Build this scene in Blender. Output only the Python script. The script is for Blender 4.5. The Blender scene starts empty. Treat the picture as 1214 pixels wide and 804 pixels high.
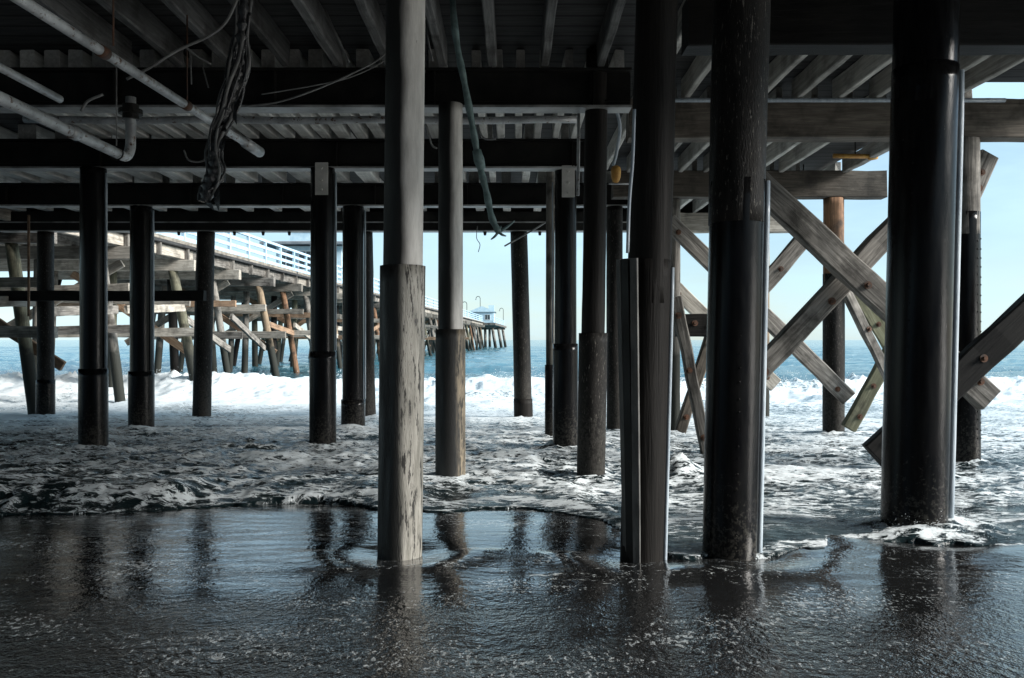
import bpy, bmesh, math, random
import numpy as np
from mathutils import Vector, Matrix
R = math.radians
rng = random.Random(7)

# ------------------------------------------------------------------ camera, sky, sun, exposure
sc = bpy.context.scene
EYE = 1.5
F = 1000.0                      # focal length in photograph pixels (photograph 1214 x 804, horizon at y 403)
cam = bpy.data.objects.new('camera', bpy.data.cameras.new('camera'))
sc.collection.objects.link(cam)
cam.location = (0, 0, EYE)
cam.rotation_euler = (R(90), 0, 0)
cam.data.sensor_width = 36
cam.data.lens = 36 * F / 1214
cam.data.shift_y = 0.0008
cam.data.clip_start = 0.05
cam.data.clip_end = 20000
sc.camera = cam

SUN_AZ, SUN_EL = 104, 26        # azimuth clockwise from straight ahead
w = bpy.data.worlds.new('World'); sc.world = w; w.use_nodes = True
nt = w.node_tree; nt.nodes.clear()
def N(t, nt_=None, **kw):
    n = (nt_ or nt).nodes.new(t)
    for k, v in kw.items(): setattr(n, k, v)
    return n
out = N('ShaderNodeOutputWorld'); bg = N('ShaderNodeBackground')
sky = N('ShaderNodeTexSky'); sky.sky_type = 'NISHITA'; sky.sun_disc = False
sky.sun_elevation = R(SUN_EL); sky.sun_rotation = R(SUN_AZ); sky.air_density = 1.0; sky.dust_density = .4; sky.ozone_density = 2.5
tc = N('ShaderNodeTexCoord'); mp = N('ShaderNodeMapping'); mp.inputs['Scale'].default_value = (1.2, 1.2, 5.0)
nz = N('ShaderNodeTexNoise'); nz.inputs['Scale'].default_value = 2.6; nz.inputs['Detail'].default_value = 8; nz.inputs['Roughness'].default_value = .55
rp = N('ShaderNodeValToRGB'); rp.color_ramp.elements[0].position = .42; rp.color_ramp.elements[1].position = .68
rp.color_ramp.elements[0].color = (.35, .35, .35, 1); rp.color_ramp.elements[1].color = (.92, .92, .92, 1)
mx = N('ShaderNodeMixRGB'); mx.inputs['Color2'].default_value = (4.1, 5.9, 6.8, 1)
nt.links.new(tc.outputs['Generated'], mp.inputs['Vector']); nt.links.new(mp.outputs[0], nz.inputs['Vector'])
nt.links.new(nz.outputs['Fac'], rp.inputs['Fac']); nt.links.new(rp.outputs['Color'], mx.inputs['Fac'])
nt.links.new(sky.outputs[0], mx.inputs['Color1']); nt.links.new(mx.outputs[0], bg.inputs['Color'])
bg.inputs['Strength'].default_value = .087
nt.links.new(bg.outputs[0], out.inputs['Surface'])

sl = bpy.data.lights.new('sun', 'SUN'); sl.energy = 4.3; sl.angle = R(22); sl.color = (1, .965, .91)
so = bpy.data.objects.new('sun', sl); sc.collection.objects.link(so)
sd = Vector((math.sin(R(SUN_AZ)) * math.cos(R(SUN_EL)), math.cos(R(SUN_AZ)) * math.cos(R(SUN_EL)), math.sin(R(SUN_EL))))
so.rotation_euler = sd.to_track_quat('Z', 'Y').to_euler()
so.location = (30, -10, 40)

sc.view_settings.view_transform = 'Standard'; sc.view_settings.look = 'None'
sc.view_settings.exposure = 1.0; sc.view_settings.gamma = 1
sc.view_settings.use_curve_mapping = False
sc.render.engine = 'CYCLES'
sc.cycles.max_bounces = 6; sc.cycles.diffuse_bounces = 3; sc.cycles.glossy_bounces = 3
sc.cycles.use_denoising = True

# ------------------------------------------------------------------ helpers
def at(px, py, d):
    """the world point that the photograph shows at pixel (px, py), d metres ahead"""
    return Vector(((px - 607) * d / F, d, EYE + (403 - py) * d / F))
ONES = ['zeroth', 'first', 'second', 'third', 'fourth', 'fifth', 'sixth', 'seventh', 'eighth', 'ninth', 'tenth', 'eleventh', 'twelfth', 'thirteenth',
        'fourteenth', 'fifteenth', 'sixteenth', 'seventeenth', 'eighteenth', 'nineteenth']
TENS = {2: ('twentieth', 'twenty'), 3: ('thirtieth', 'thirty'), 4: ('fortieth', 'forty'), 5: ('fiftieth', 'fifty'), 6: ('sixtieth', 'sixty')}
def ordinal(n):
    if n < 20: return ONES[n]
    return TENS[n // 10][0] if n % 10 == 0 else TENS[n // 10][1] + '-' + ONES[n % 10]
def tag(o, label=None, cat=None, group=None, kind=None):
    if label: o['label'] = label
    if cat: o['category'] = cat
    if group: o['group'] = group
    if kind or cat: o['kind'] = kind or 'thing'
    return o
def link(name, me, mat=None, parent=None, loc=None, smooth=False):
    o = bpy.data.objects.new(name, me); sc.collection.objects.link(o)
    if mat:
        for m in (mat if isinstance(mat, (list, tuple)) else [mat]): me.materials.append(m)
    if parent: o.parent = parent
    if loc is not None: o.location = loc
    if smooth:
        me.polygons.foreach_set('use_smooth', [True] * len(me.polygons))
    return o
def empty(name, loc=(0, 0, 0)):
    o = bpy.data.objects.new(name, None); sc.collection.objects.link(o); o.location = loc; o.empty_display_size = .2
    return o
def bm_obj(name, bm, mat=None, parent=None, loc=None, smooth=False):
    me = bpy.data.meshes.new(name); bm.to_mesh(me); bm.free()
    return link(name, me, mat, parent, loc, smooth)

_T = np.random.RandomState(3).rand(8, 256, 256)
def vn(x, y, k=0):
    xi = np.floor(x).astype(int); yi = np.floor(y).astype(int); fx = x - xi; fy = y - yi
    fx = fx * fx * fx * (fx * (fx * 6 - 15) + 10); fy = fy * fy * fy * (fy * (fy * 6 - 15) + 10)
    T = _T[k % 8]; a = T[xi & 255, yi & 255]; b = T[(xi + 1) & 255, yi & 255]; c = T[xi & 255, (yi + 1) & 255]; e = T[(xi + 1) & 255, (yi + 1) & 255]
    return (a * (1 - fx) + b * fx) * (1 - fy) + (c * (1 - fx) + e * fx) * fy
def fbm(x, y, oct=4, k=0, gain=.5):
    s = 0; a = 1; n = 0
    for i in range(oct):
        cx, sx = math.cos(.6 * i), math.sin(.6 * i)
        s = s + a * vn((x * cx - y * sx) * 2 ** i + 13.7 * i, (x * sx + y * cx) * 2 ** i + 5.1 * i, k + i); n += a; a *= gain
    return s / n
def ridge(x, y, oct=4, k=0, gain=.5):
    s = 0; a = 1; n = 0
    for i in range(oct):
        cx, sx = math.cos(.5 * i), math.sin(.5 * i)
        v = 1 - np.abs(2 * vn((x * cx - y * sx) * 2 ** i + 3.7 * i, (x * sx + y * cx) * 2 ** i + 9.1 * i, k + i) - 1)
        s = s + a * v * v; n += a; a *= gain
    return s / n
def sst(a, b, x):
    t = np.clip((x - a) / (b - a), 0, 1); return t * t * (3 - 2 * t)

# ------------------------------------------------------------------ materials
def new_mat(name):
    m = bpy.data.materials.new(name); m.use_nodes = True
    return m, m.node_tree, m.node_tree.nodes['Principled BSDF']
def ramp(t, stops):
    r = N('ShaderNodeValToRGB', t); e = r.color_ramp.elements
    while len(e) < len(stops): e.new(.5)
    for i, (p, c) in enumerate(stops):
        e[i].position = p; e[i].color = (*c, 1) if len(c) == 3 else (c[0], c[0], c[0], 1)
    return r
def wood(name, dark, light, stain=(.02, .018, .015), rough=.8, stain_amt=.5, axis=0, spec=.3, tide=None):
    """weathered timber; the grain runs along the object's own X (axis 0) or Z (axis 2)"""
    m, t, b = new_mat(name); L = t.links.new
    tc = N('ShaderNodeTexCoord', t); oi = N('ShaderNodeObjectInfo', t)
    add = N('ShaderNodeVectorMath', t, operation='ADD'); cb = N('ShaderNodeCombineXYZ', t)
    ml = N('ShaderNodeMath', t, operation='MULTIPLY'); ml.inputs[1].default_value = 40
    L(oi.outputs['Random'], ml.inputs[0]); [L(ml.outputs[0], cb.inputs[i]) for i in range(3)]
    L(tc.outputs['Object'], add.inputs[0]); L(cb.outputs[0], add.inputs[1])
    mp = N('ShaderNodeMapping', t); s = [26, 26, 26]; s[axis] = 1.6; mp.inputs['Scale'].default_value = s
    L(add.outputs[0], mp.inputs['Vector'])
    n1 = N('ShaderNodeTexNoise', t); n1.inputs['Scale'].default_value = 1; n1.inputs['Detail'].default_value = 6; n1.inputs['Roughness'].default_value = .65; n1.inputs['Distortion'].default_value = .6
    L(mp.outputs[0], n1.inputs['Vector'])
    r1 = ramp(t, [(.28, dark), (.55, tuple((a + c) / 2 for a, c in zip(dark, light))), (.75, light)])
    L(n1.outputs['Fac'], r1.inputs['Fac'])
    n2 = N('ShaderNodeTexNoise', t); n2.inputs['Scale'].default_value = 2.3; n2.inputs['Detail'].default_value = 7; n2.inputs['Roughness'].default_value = .6
    L(add.outputs[0], n2.inputs['Vector'])
    r2 = ramp(t, [(.48, (0, 0, 0)), (.66, (stain_amt,) * 3)]); L(n2.outputs['Fac'], r2.inputs['Fac'])
    mx = N('ShaderNodeMixRGB', t); mx.inputs['Color2'].default_value = (*stain, 1); L(r2.outputs[0], mx.inputs['Fac']); L(r1.outputs[0], mx.inputs['Color1'])
    hsv = N('ShaderNodeHueSaturation', t); mr = N('ShaderNodeMapRange', t); mr.inputs['To Min'].default_value = .65; mr.inputs['To Max'].default_value = 1.3
    L(oi.outputs['Random'], mr.inputs['Value']); L(mr.outputs[0], hsv.inputs['Value']); L(mx.outputs[0], hsv.inputs['Color'])
    colr = hsv.outputs[0]
    if tide is not None:        # the wet, weed-dark foot of a pile
        sz = N('ShaderNodeSeparateXYZ', t); L(tc.outputs['Object'], sz.inputs[0])
        ma = N('ShaderNodeMath', t, operation='MULTIPLY_ADD'); ma.inputs[1].default_value = 1.6; L(n2.outputs['Fac'], ma.inputs[0]); L(sz.outputs['Z'], ma.inputs[2])
        mz = N('ShaderNodeMapRange', t); mz.inputs['From Min'].default_value = tide + .55; mz.inputs['From Max'].default_value = tide + 1.15; L(ma.outputs[0], mz.inputs['Value'])
        mxt = N('ShaderNodeMixRGB', t); mxt.inputs['Color1'].default_value = (.022, .024, .020, 1); L(mz.outputs[0], mxt.inputs['Fac']); L(colr, mxt.inputs['Color2']); colr = mxt.outputs[0]
    L(colr, b.inputs['Base Color'])
    b.inputs['Roughness'].default_value = rough; b.inputs['Specular IOR Level'].default_value = spec
    bp = N('ShaderNodeBump', t); bp.inputs['Strength'].default_value = .7; bp.inputs['Distance'].default_value = .012
    L(n1.outputs['Fac'], bp.inputs['Height']); L(bp.outputs[0], b.inputs['Normal'])
    return m
def mottled(name, c1, c2, spots=None, black_side=None, crust=None, spot_lo=.62, scale=3, rough=(.3, .6), metal=0, streak=1, bump=.25, spec=.5, spot_scale=14):
    """painted, coated or stained surface: two tones in vertical streaks and optional speckle"""
    m, t, b = new_mat(name); L = t.links.new
    tc = N('ShaderNodeTexCoord', t); oi = N('ShaderNodeObjectInfo', t)
    add = N('ShaderNodeVectorMath', t, operation='ADD'); cb = N('ShaderNodeCombineXYZ', t)
    ml = N('ShaderNodeMath', t, operation='MULTIPLY'); ml.inputs[1].default_value = 31
    L(oi.outputs['Random'], ml.inputs[0]); [L(ml.outputs[0], cb.inputs[i]) for i in range(3)]
    L(tc.outputs['Object'], add.inputs[0]); L(cb.outputs[0], add.inputs[1])
    mp = N('ShaderNodeMapping', t); mp.inputs['Scale'].default_value = (streak * 3, streak * 3, 1) if streak != 1 else (1, 1, 1)
    L(add.outputs[0], mp.inputs['Vector'])
    n1 = N('ShaderNodeTexNoise', t); n1.inputs['Scale'].default_value = scale; n1.inputs['Detail'].default_value = 8; n1.inputs['Roughness'].default_value = .62
    L(mp.outputs[0], n1.inputs['Vector'])
    r1 = ramp(t, [(.36, c1), (.66, c2)]); L(n1.outputs['Fac'], r1.inputs['Fac']); col = r1.outputs[0]
    if spots:
        n2 = N('ShaderNodeTexNoise', t); n2.inputs['Scale'].default_value = spot_scale; n2.inputs['Detail'].default_value = 6; n2.inputs['Roughness'].default_value = .7
        L(mp.outputs[0], n2.inputs['Vector'])
        r2 = ramp(t, [(spot_lo, (0, 0, 0)), (spot_lo + .05, (1, 1, 1))]); L(n2.outputs['Fac'], r2.inputs['Fac'])
        mx = N('ShaderNodeMixRGB', t); L(r2.outputs[0], mx.inputs['Fac']); L(col, mx.inputs['Color1']); mx.inputs['Color2'].default_value = (*spots, 1); col = mx.outputs[0]
    if crust is not None:   # barnacles and dried weed up to a ragged tide line
        szz = N('ShaderNodeSeparateXYZ', t); L(tc.outputs['Object'], szz.inputs[0])
        n7 = N('ShaderNodeTexNoise', t); n7.inputs['Scale'].default_value = 26; n7.inputs['Detail'].default_value = 6; n7.inputs['Roughness'].default_value = .75; L(add.outputs[0], n7.inputs['Vector'])
        mb = N('ShaderNodeMapRange', t); mb.inputs['From Min'].default_value = crust; mb.inputs['From Max'].default_value = crust - 1.0; mb.inputs['To Min'].default_value = -.16; mb.inputs['To Max'].default_value = .06; L(szz.outputs['Z'], mb.inputs['Value'])
        sb = N('ShaderNodeMath', t, operation='ADD'); L(mb.outputs[0], sb.inputs[0]); L(n7.outputs['Fac'], sb.inputs[1])
        rb = ramp(t, [(.52, (0, 0, 0)), (.60, (1, 1, 1))]); L(sb.outputs[0], rb.inputs['Fac'])
        mxb = N('ShaderNodeMixRGB', t); L(rb.outputs[0], mxb.inputs['Fac']); L(col, mxb.inputs['Color1']); mxb.inputs['Color2'].default_value = (.036, .034, .030, 1); col = mxb.outputs[0]
    if black_side is not None:     # one side of the pile is black up to a ragged edge
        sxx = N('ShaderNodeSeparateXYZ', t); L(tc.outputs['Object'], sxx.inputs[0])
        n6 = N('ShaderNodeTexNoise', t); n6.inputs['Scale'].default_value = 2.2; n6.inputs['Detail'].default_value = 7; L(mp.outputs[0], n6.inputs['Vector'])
        ma = N('ShaderNodeMath', t, operation='MULTIPLY_ADD'); ma.inputs[1].default_value = black_side[1]; L(n6.outputs['Fac'], ma.inputs[0]); L(sxx.outputs['X'], ma.inputs[2])
        mrr = N('ShaderNodeMapRange', t); mrr.inputs['From Min'].default_value = black_side[0] + black_side[1] * .5 - black_side[2]; mrr.inputs['From Max'].default_value = black_side[0] + black_side[1] * .5 + black_side[2]; L(ma.outputs[0], mrr.inputs['Value'])
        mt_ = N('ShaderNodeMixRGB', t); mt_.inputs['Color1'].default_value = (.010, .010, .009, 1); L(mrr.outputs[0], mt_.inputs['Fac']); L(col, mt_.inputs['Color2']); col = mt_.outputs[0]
    L(col, b.inputs['Base Color'])
    r3 = ramp(t, [(.3, (rough[0],) * 3), (.7, (rough[1],) * 3)]); L(n1.outputs['Fac'], r3.inputs['Fac']); L(r3.outputs[0], b.inputs['Roughness'])
    b.inputs['Metallic'].default_value = metal; b.inputs['Specular IOR Level'].default_value = spec
    n3 = N('ShaderNodeTexNoise', t); n3.inputs['Scale'].default_value = scale * 9; n3.inputs['Detail'].default_value = 5; L(mp.outputs[0], n3.inputs['Vector'])
    bp = N('ShaderNodeBump', t); bp.inputs['Strength'].default_value = bump; bp.inputs['Distance'].default_value = .01
    L(n3.outputs['Fac'], bp.inputs['Height']); L(bp.outputs[0], b.inputs['Normal'])
    return m

M = {}
M['wood_grey'] = wood('grey timber', (.035, .031, .027), (.38, .355, .32), stain_amt=.8)
M['wood_beam'] = wood('dark beam timber', (.05, .042, .034), (.19, .165, .135), stain_amt=.7)
M['wood_joist'] = wood('joist timber', (.24, .235, .215), (.58, .565, .52), stain_amt=.5)
M['wood_tan'] = wood('tan timber', (.12, .108, .09), (.52, .475, .41), stain_amt=.55)
M['wood_rust'] = wood('reddish timber', (.15, .09, .055), (.44, .30, .20), stain_amt=.5)
M['wood_green'] = wood('mossy timber', (.09, .09, .05), (.30, .30, .20), stain_amt=.6)
M['wood_black'] = wood('tarred timber', (.005, .005, .0048), (.018, .017, .016), stain_amt=.3, rough=.6, spec=.12)
M['pile_wood'] = wood('tarred pile timber', (.005, .0045, .004), (.020, .018, .0165), stain_amt=.2, rough=.6, axis=2, spec=.12)
M['pile_grey'] = wood('grey pile timber', (.05, .047, .042), (.30, .28, .25), stain_amt=.85, axis=2, tide=1.3)
M['pile_tan'] = wood('tan pile timber', (.10, .075, .05), (.36, .27, .18), stain_amt=.6, axis=2, tide=1.3)
M['pile_green'] = wood('mossy pile timber', (.05, .05, .035), (.24, .23, .16), stain_amt=.7, axis=2, tide=1.3)
M['pile_rust'] = wood('reddish pile timber', (.06, .034, .022), (.36, .20, .11), stain_amt=.85, axis=2)
M['jacket'] = mottled('black jacket', (.004, .004, .0045), (.010, .0098, .0098), spots=(.06, .06, .057), spot_lo=.67, crust=1.0, spot_scale=9, rough=(.12, .24), streak=2, bump=.10, spec=.12)
M['jacket_edge'] = mottled('blue grey strip', (.25, .30, .35), (.42, .48, .52), rough=(.3, .5), streak=2)
M['barnacle'] = mottled('barnacled pile', (.006, .0055, .005), (.022, .02, .018), spots=(.16, .15, .13), spot_lo=.60, crust=1.4, rough=(.45, .7), streak=1.6, bump=.6, spec=.15)
M['sleeve_dark'] = mottled('dark stained sleeve', (.035, .030, .022), (.30, .245, .17), spots=(.022, .02, .015), spot_lo=.52, black_side=(.085, .09, .02), rough=(.4, .7), scale=2.6, streak=2.4, spot_scale=5, bump=.5)
M['concrete'] = mottled('pale pile', (.44, .42, .39), (.68, .66, .62), spots=(.035, .03, .025), black_side=(.03, .05, .03), spot_lo=.68, rough=(.45, .7), scale=2.2, streak=1.7, spot_scale=7)
M['concrete_low'] = mottled('stained pale sleeve', (.19, .182, .155), (.45, .43, .385), spots=(.022, .02, .017), spot_lo=.535, black_side=(.045, .07, .03), rough=(.4, .7), scale=2.6, streak=2.4, spot_scale=5, bump=.5)
M['steel'] = mottled('black steel', (.006, .006, .006), (.018, .017, .015), rough=(.35, .6), bump=.2, spec=.2)
M['flange'] = mottled('lit steel flange', (.10, .10, .095), (.42, .42, .41), rough=(.35, .6), scale=2, bump=.2)  # light reflected off the water, put into a paler flange colour
M['galv'] = mottled('galvanised pipe', (.24, .25, .255), (.52, .54, .55), spots=(.11, .065, .04), spot_lo=.57, rough=(.3, .5), metal=.1, scale=4)
M['plate'] = mottled('pale plate', (.40, .39, .36), (.58, .56, .53), spots=(.02, .02, .02), spot_lo=.66, rough=(.5, .7))
M['strip'] = mottled('dull metal strip', (.035, .035, .034), (.14, .14, .135), spots=(.03, .025, .02), spot_lo=.6, rough=(.4, .7), streak=2)
M['joist_shaded'] = wood('shaded joist timber', (.045, .045, .044), (.20, .20, .195), stain_amt=.7)  # shade of the front row put into a darker joist colour
M['rusty'] = mottled('rusty iron', (.03, .018, .012), (.14, .06, .03), rough=(.6, .9), scale=12)
M['joist_lit'] = wood('lit joist timber', (.40, .39, .36), (.74, .73, .69), stain_amt=.45)  # light from the water painted in as a paler joist colour
M['cable'] = mottled('cable', (.10, .10, .10), (.26, .26, .25), rough=(.4, .6))
M['plastic'] = mottled('wrapped plastic', (.018, .018, .02), (.055, .058, .06), rough=(.10, .3), scale=11, bump=.8)
M['teal'] = mottled('teal hose', (.08, .13, .13), (.22, .31, .30), rough=(.5, .7), scale=9)
M['yellow'] = mottled('yellow pipe', (.35, .16, .03), (.62, .36, .08), rough=(.5, .7), scale=6)
M['rail'] = mottled('pale blue paint', (.30, .45, .57), (.46, .60, .70), rough=(.5, .7))
M['wall_blue'] = mottled('blue wall', (.42, .60, .70), (.58, .73, .80), rough=(.6, .8))
M['roof'] = mottled('grey roof', (.16, .18, .20), (.26, .28, .30), rough=(.7, .9))
M['trim'] = mottled('white trim', (.6, .64, .66), (.75, .77, .78), rough=(.5, .7))
mm, t_, b_ = new_mat('window glass'); b_.inputs['Base Color'].default_value = (.03, .05, .06, 1); b_.inputs['Roughness'].default_value = .08; M['glass'] = mm

# deck planking seen from below
m, t, b = new_mat('deck planks'); L = t.links.new
tc = N('ShaderNodeTexCoord', t); wv = N('ShaderNodeTexWave', t, wave_type='BANDS', bands_direction='Y'); wv.inputs['Scale'].default_value = 1.05; wv.inputs['Distortion'].default_value = .15
nn = N('ShaderNodeTexNoise', t); nn.inputs['Scale'].default_value = 6; nn.inputs['Detail'].default_value = 7
mpp = N('ShaderNodeMapping', t); mpp.inputs['Scale'].default_value = (.4, 5, 1); L(tc.outputs['Object'], mpp.inputs['Vector']); L(mpp.outputs[0], nn.inputs['Vector']); L(tc.outputs['Object'], wv.inputs['Vector'])
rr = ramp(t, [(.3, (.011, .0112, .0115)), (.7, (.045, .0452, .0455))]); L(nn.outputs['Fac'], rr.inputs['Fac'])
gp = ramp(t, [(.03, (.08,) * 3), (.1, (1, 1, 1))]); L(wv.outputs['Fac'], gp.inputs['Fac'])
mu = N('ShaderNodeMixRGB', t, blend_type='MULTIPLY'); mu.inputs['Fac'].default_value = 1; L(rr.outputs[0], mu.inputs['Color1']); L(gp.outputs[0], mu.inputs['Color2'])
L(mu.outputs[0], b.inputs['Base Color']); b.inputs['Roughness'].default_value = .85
M['deck'] = m

# wet sand under a film of water: smooth and mirroring near the swash, granular and rippled towards the dry side
m, t, b = new_mat('wet sand'); L = t.links.new
tc = N('ShaderNodeTexCoord', t)
def sand_noise(scale, mul, det=4, rgh=.6, rot=0, dist=0):
    mp_ = N('ShaderNodeMapping', t); mp_.inputs['Scale'].default_value = mul; mp_.inputs['Rotation'].default_value = (0, 0, rot)
    n_ = N('ShaderNodeTexNoise', t); n_.inputs['Scale'].default_value = scale; n_.inputs['Detail'].default_value = det; n_.inputs['Roughness'].default_value = rgh; n_.inputs['Distortion'].default_value = dist
    L(tc.outputs['Object'], mp_.inputs['Vector']); L(mp_.outputs[0], n_.inputs['Vector']); return n_
n1 = sand_noise(.9, (1, 1, 1), 6)
r1 = ramp(t, [(.35, (.006, .0063, .0066)), (.7, (.015, .0153, .0155))]); L(n1.outputs['Fac'], r1.inputs['Fac']); sx = N('ShaderNodeSeparateXYZ', t); L(tc.outputs['Object'], sx.inputs[0])
# left-over flecks of foam, most near the swash
nf = sand_noise(9, (1.0, 1.7, 1), 7, .8, .1, .6)
fy = N('ShaderNodeMapRange', t); fy.inputs['From Min'].default_value = 3.2; fy.inputs['From Max'].default_value = 7.6; fy.inputs['To Min'].default_value = -.10; fy.inputs['To Max'].default_value = .0; L(sx.outputs['Y'], fy.inputs['Value'])
nf2 = sand_noise(.8, (1, 2.2, 1), 4, .6, .1)
fa = N('ShaderNodeMath', t, operation='MULTIPLY_ADD'); fa.inputs[1].default_value = .5; L(nf2.outputs['Fac'], fa.inputs[0]); L(nf.outputs['Fac'], fa.inputs[2])
fb_ = N('ShaderNodeMath', t, operation='ADD'); L(fa.outputs[0], fb_.inputs[0]); L(fy.outputs[0], fb_.inputs[1])
frm = ramp(t, [(.83, (0, 0, 0)), (.90, (1, 1, 1))]); L(fb_.outputs[0], frm.inputs['Fac'])
fm = N('ShaderNodeMixRGB', t); L(frm.outputs[0], fm.inputs['Fac']); L(r1.outputs[0], fm.inputs['Color1']); fm.inputs['Color2'].default_value = (.55, .58, .58, 1)
ns = sand_noise(40, (1.0, .60, 1), 4, .75)               # fine pale specks lying in drifts
npz = sand_noise(1.1, (1, 1.5, 1), 5, .6, .2, .5)
sa = N('ShaderNodeMath', t, operation='MULTIPLY_ADD'); sa.inputs[1].default_value = .66; L(npz.outputs['Fac'], sa.inputs[0]); L(ns.outputs['Fac'], sa.inputs[2])
srm = ramp(t, [(.945, (0, 0, 0)), (1.0, (.75, .75, .75))]); L(sa.outputs[0], srm.inputs['Fac'])
fm2 = N('ShaderNodeMixRGB', t); L(srm.outputs[0], fm2.inputs['Fac']); L(fm.outputs[0], fm2.inputs['Color1']); fm2.inputs['Color2'].default_value = (.42, .45, .46, 1)
L(fm2.outputs[0], b.inputs['Base Color'])
nb = sand_noise(.7, (1, 1, 1), 4)
wy = N('ShaderNodeMath', t, operation='MULTIPLY_ADD'); wy.inputs[1].default_value = 1.6; L(nb.outputs['Fac'], wy.inputs[0]); L(sx.outputs['Y'], wy.inputs[2])
wet = N('ShaderNodeMapRange', t); wet.inputs['From Min'].default_value = 4.5; wet.inputs['From Max'].default_value = 5.8; L(wy.outputs[0], wet.inputs['Value'])
r2 = N('ShaderNodeMapRange', t); r2.inputs['To Min'].default_value = .16; r2.inputs['To Max'].default_value = .06; L(wet.outputs[0], r2.inputs['Value']); L(r2.outputs[0], b.inputs['Roughness'])
b.inputs['Specular IOR Level'].default_value = 1.0; b.inputs['IOR'].default_value = 1.85
n2 = sand_noise(16, (1.0, .85, 1), 3, .68)              # grains and pits
n3 = sand_noise(2.0, (1.3, 4.0, 1), 5, .6, .16, .8)     # shallow ripples along the swash
bs = N('ShaderNodeMapRange', t); bs.inputs['To Min'].default_value = 1.0; bs.inputs['To Max'].default_value = .11; L(wet.outputs[0], bs.inputs['Value'])
bp1 = N('ShaderNodeBump', t); bp1.inputs['Distance'].default_value = .030
npt = sand_noise(1.3, (1, 1.6, 1), 4); rpt = N('ShaderNodeMapRange', t); rpt.inputs['From Min'].default_value = .35; rpt.inputs['From Max'].default_value = .65; rpt.inputs['To Min'].default_value = .35; rpt.inputs['To Max'].default_value = 1.2; L(npt.outputs['Fac'], rpt.inputs['Value'])
mst = N('ShaderNodeMath', t, operation='MULTIPLY'); L(bs.outputs[0], mst.inputs[0]); L(rpt.outputs[0], mst.inputs[1]); L(mst.outputs[0], bp1.inputs['Strength']); L(n2.outputs['Fac'], bp1.inputs['Height'])
bp2 = N('ShaderNodeBump', t); bp2.inputs['Distance'].default_value = .02; bp2.inputs['Strength'].default_value = .22; L(n3.outputs['Fac'], bp2.inputs['Height']); L(bp1.outputs[0], bp2.inputs['Normal'])
L(bp2.outputs[0], b.inputs['Normal'])
M['sand'] = m

# sea water with foam
m, t, b = new_mat('sea water'); L = t.links.new
tc = N('ShaderNodeTexCoord', t); at_ = N('ShaderNodeAttribute', t); at_.attribute_name = 'foam'
n1 = N('ShaderNodeTexNoise', t); n1.inputs['Scale'].default_value = 10; n1.inputs['Detail'].default_value = 8; n1.inputs['Roughness'].default_value = .74; n1.inputs['Distortion'].default_value = .8
mpw = N('ShaderNodeMapping', t); mpw.inputs['Scale'].default_value = (.7, 1.5, 1); L(tc.outputs['Object'], mpw.inputs['Vector']); L(mpw.outputs[0], n1.inputs['Vector'])
s1 = N('ShaderNodeMath', t, operation='SUBTRACT'); s1.inputs[1].default_value = .5; L(n1.outputs['Fac'], s1.inputs[0])
s2 = N('ShaderNodeMath', t, operation='MULTIPLY_ADD'); s2.inputs[1].default_value = 1.7; L(s1.outputs[0], s2.inputs[0]); L(at_.outputs['Fac'], s2.inputs[2])
vo = N('ShaderNodeTexVoronoi', t, feature='DISTANCE_TO_EDGE'); vo.inputs['Scale'].default_value = 5.5
wrp = N('ShaderNodeMixRGB', t, blend_type='ADD'); wrp.inputs['Fac'].default_value = .35; L(mpw.outputs[0], wrp.inputs['Color1']); L(n1.outputs['Color'], wrp.inputs['Color2']); L(wrp.outputs[0], vo.inputs['Vector'])
lc = N('ShaderNodeMapRange', t); lc.inputs['From Max'].default_value = .16; lc.inputs['To Min'].default_value = .20; lc.inputs['To Max'].default_value = -.12; L(vo.outputs['Distance'], lc.inputs['Value'])
s3 = N('ShaderNodeMath', t, operation='ADD'); L(s2.outputs[0], s3.inputs[0]); L(lc.outputs[0], s3.inputs[1]); s2 = s3
fr = ramp(t, [(.42, (0, 0, 0)), (.58, (1, 1, 1))]); L(s2.outputs[0], fr.inputs['Fac'])
geo = N('ShaderNodeNewGeometry', t)
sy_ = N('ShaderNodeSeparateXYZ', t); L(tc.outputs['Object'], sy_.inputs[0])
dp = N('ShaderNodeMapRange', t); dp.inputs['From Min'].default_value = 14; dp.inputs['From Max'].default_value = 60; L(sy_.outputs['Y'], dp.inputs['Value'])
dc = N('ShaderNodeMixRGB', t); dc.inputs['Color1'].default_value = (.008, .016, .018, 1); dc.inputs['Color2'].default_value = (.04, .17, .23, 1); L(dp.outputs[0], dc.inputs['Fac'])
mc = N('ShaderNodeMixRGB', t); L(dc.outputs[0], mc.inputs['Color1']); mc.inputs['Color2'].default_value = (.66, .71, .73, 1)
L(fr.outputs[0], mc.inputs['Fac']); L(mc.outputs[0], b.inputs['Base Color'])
mr_ = N('ShaderNodeMapRange', t); mr_.inputs['To Min'].default_value = .10; mr_.inputs['To Max'].default_value = .75; L(fr.outputs[0], mr_.inputs['Value']); L(mr_.outputs[0], b.inputs['Roughness'])
b.inputs['IOR'].default_value = 1.33
n4 = N('ShaderNodeTexNoise', t); n4.inputs['Scale'].default_value = 5.5; n4.inputs['Detail'].default_value = 7; n4.inputs['Roughness'].default_value = .62
mpv = N('ShaderNodeMapping', t); mpv.inputs['Scale'].default_value = (.6, 1.3, 1); L(tc.outputs['Object'], mpv.inputs['Vector']); L(mpv.outputs[0], n4.inputs['Vector'])
bq = N('ShaderNodeBump', t); bq.inputs['Strength'].default_value = .8; bq.inputs['Distance'].default_value = .05; L(n4.outputs['Fac'], bq.inputs['Height'])
n5 = N('ShaderNodeTexNoise', t); n5.inputs['Scale'].default_value = .5; n5.inputs['Detail'].default_value = 5
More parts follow.
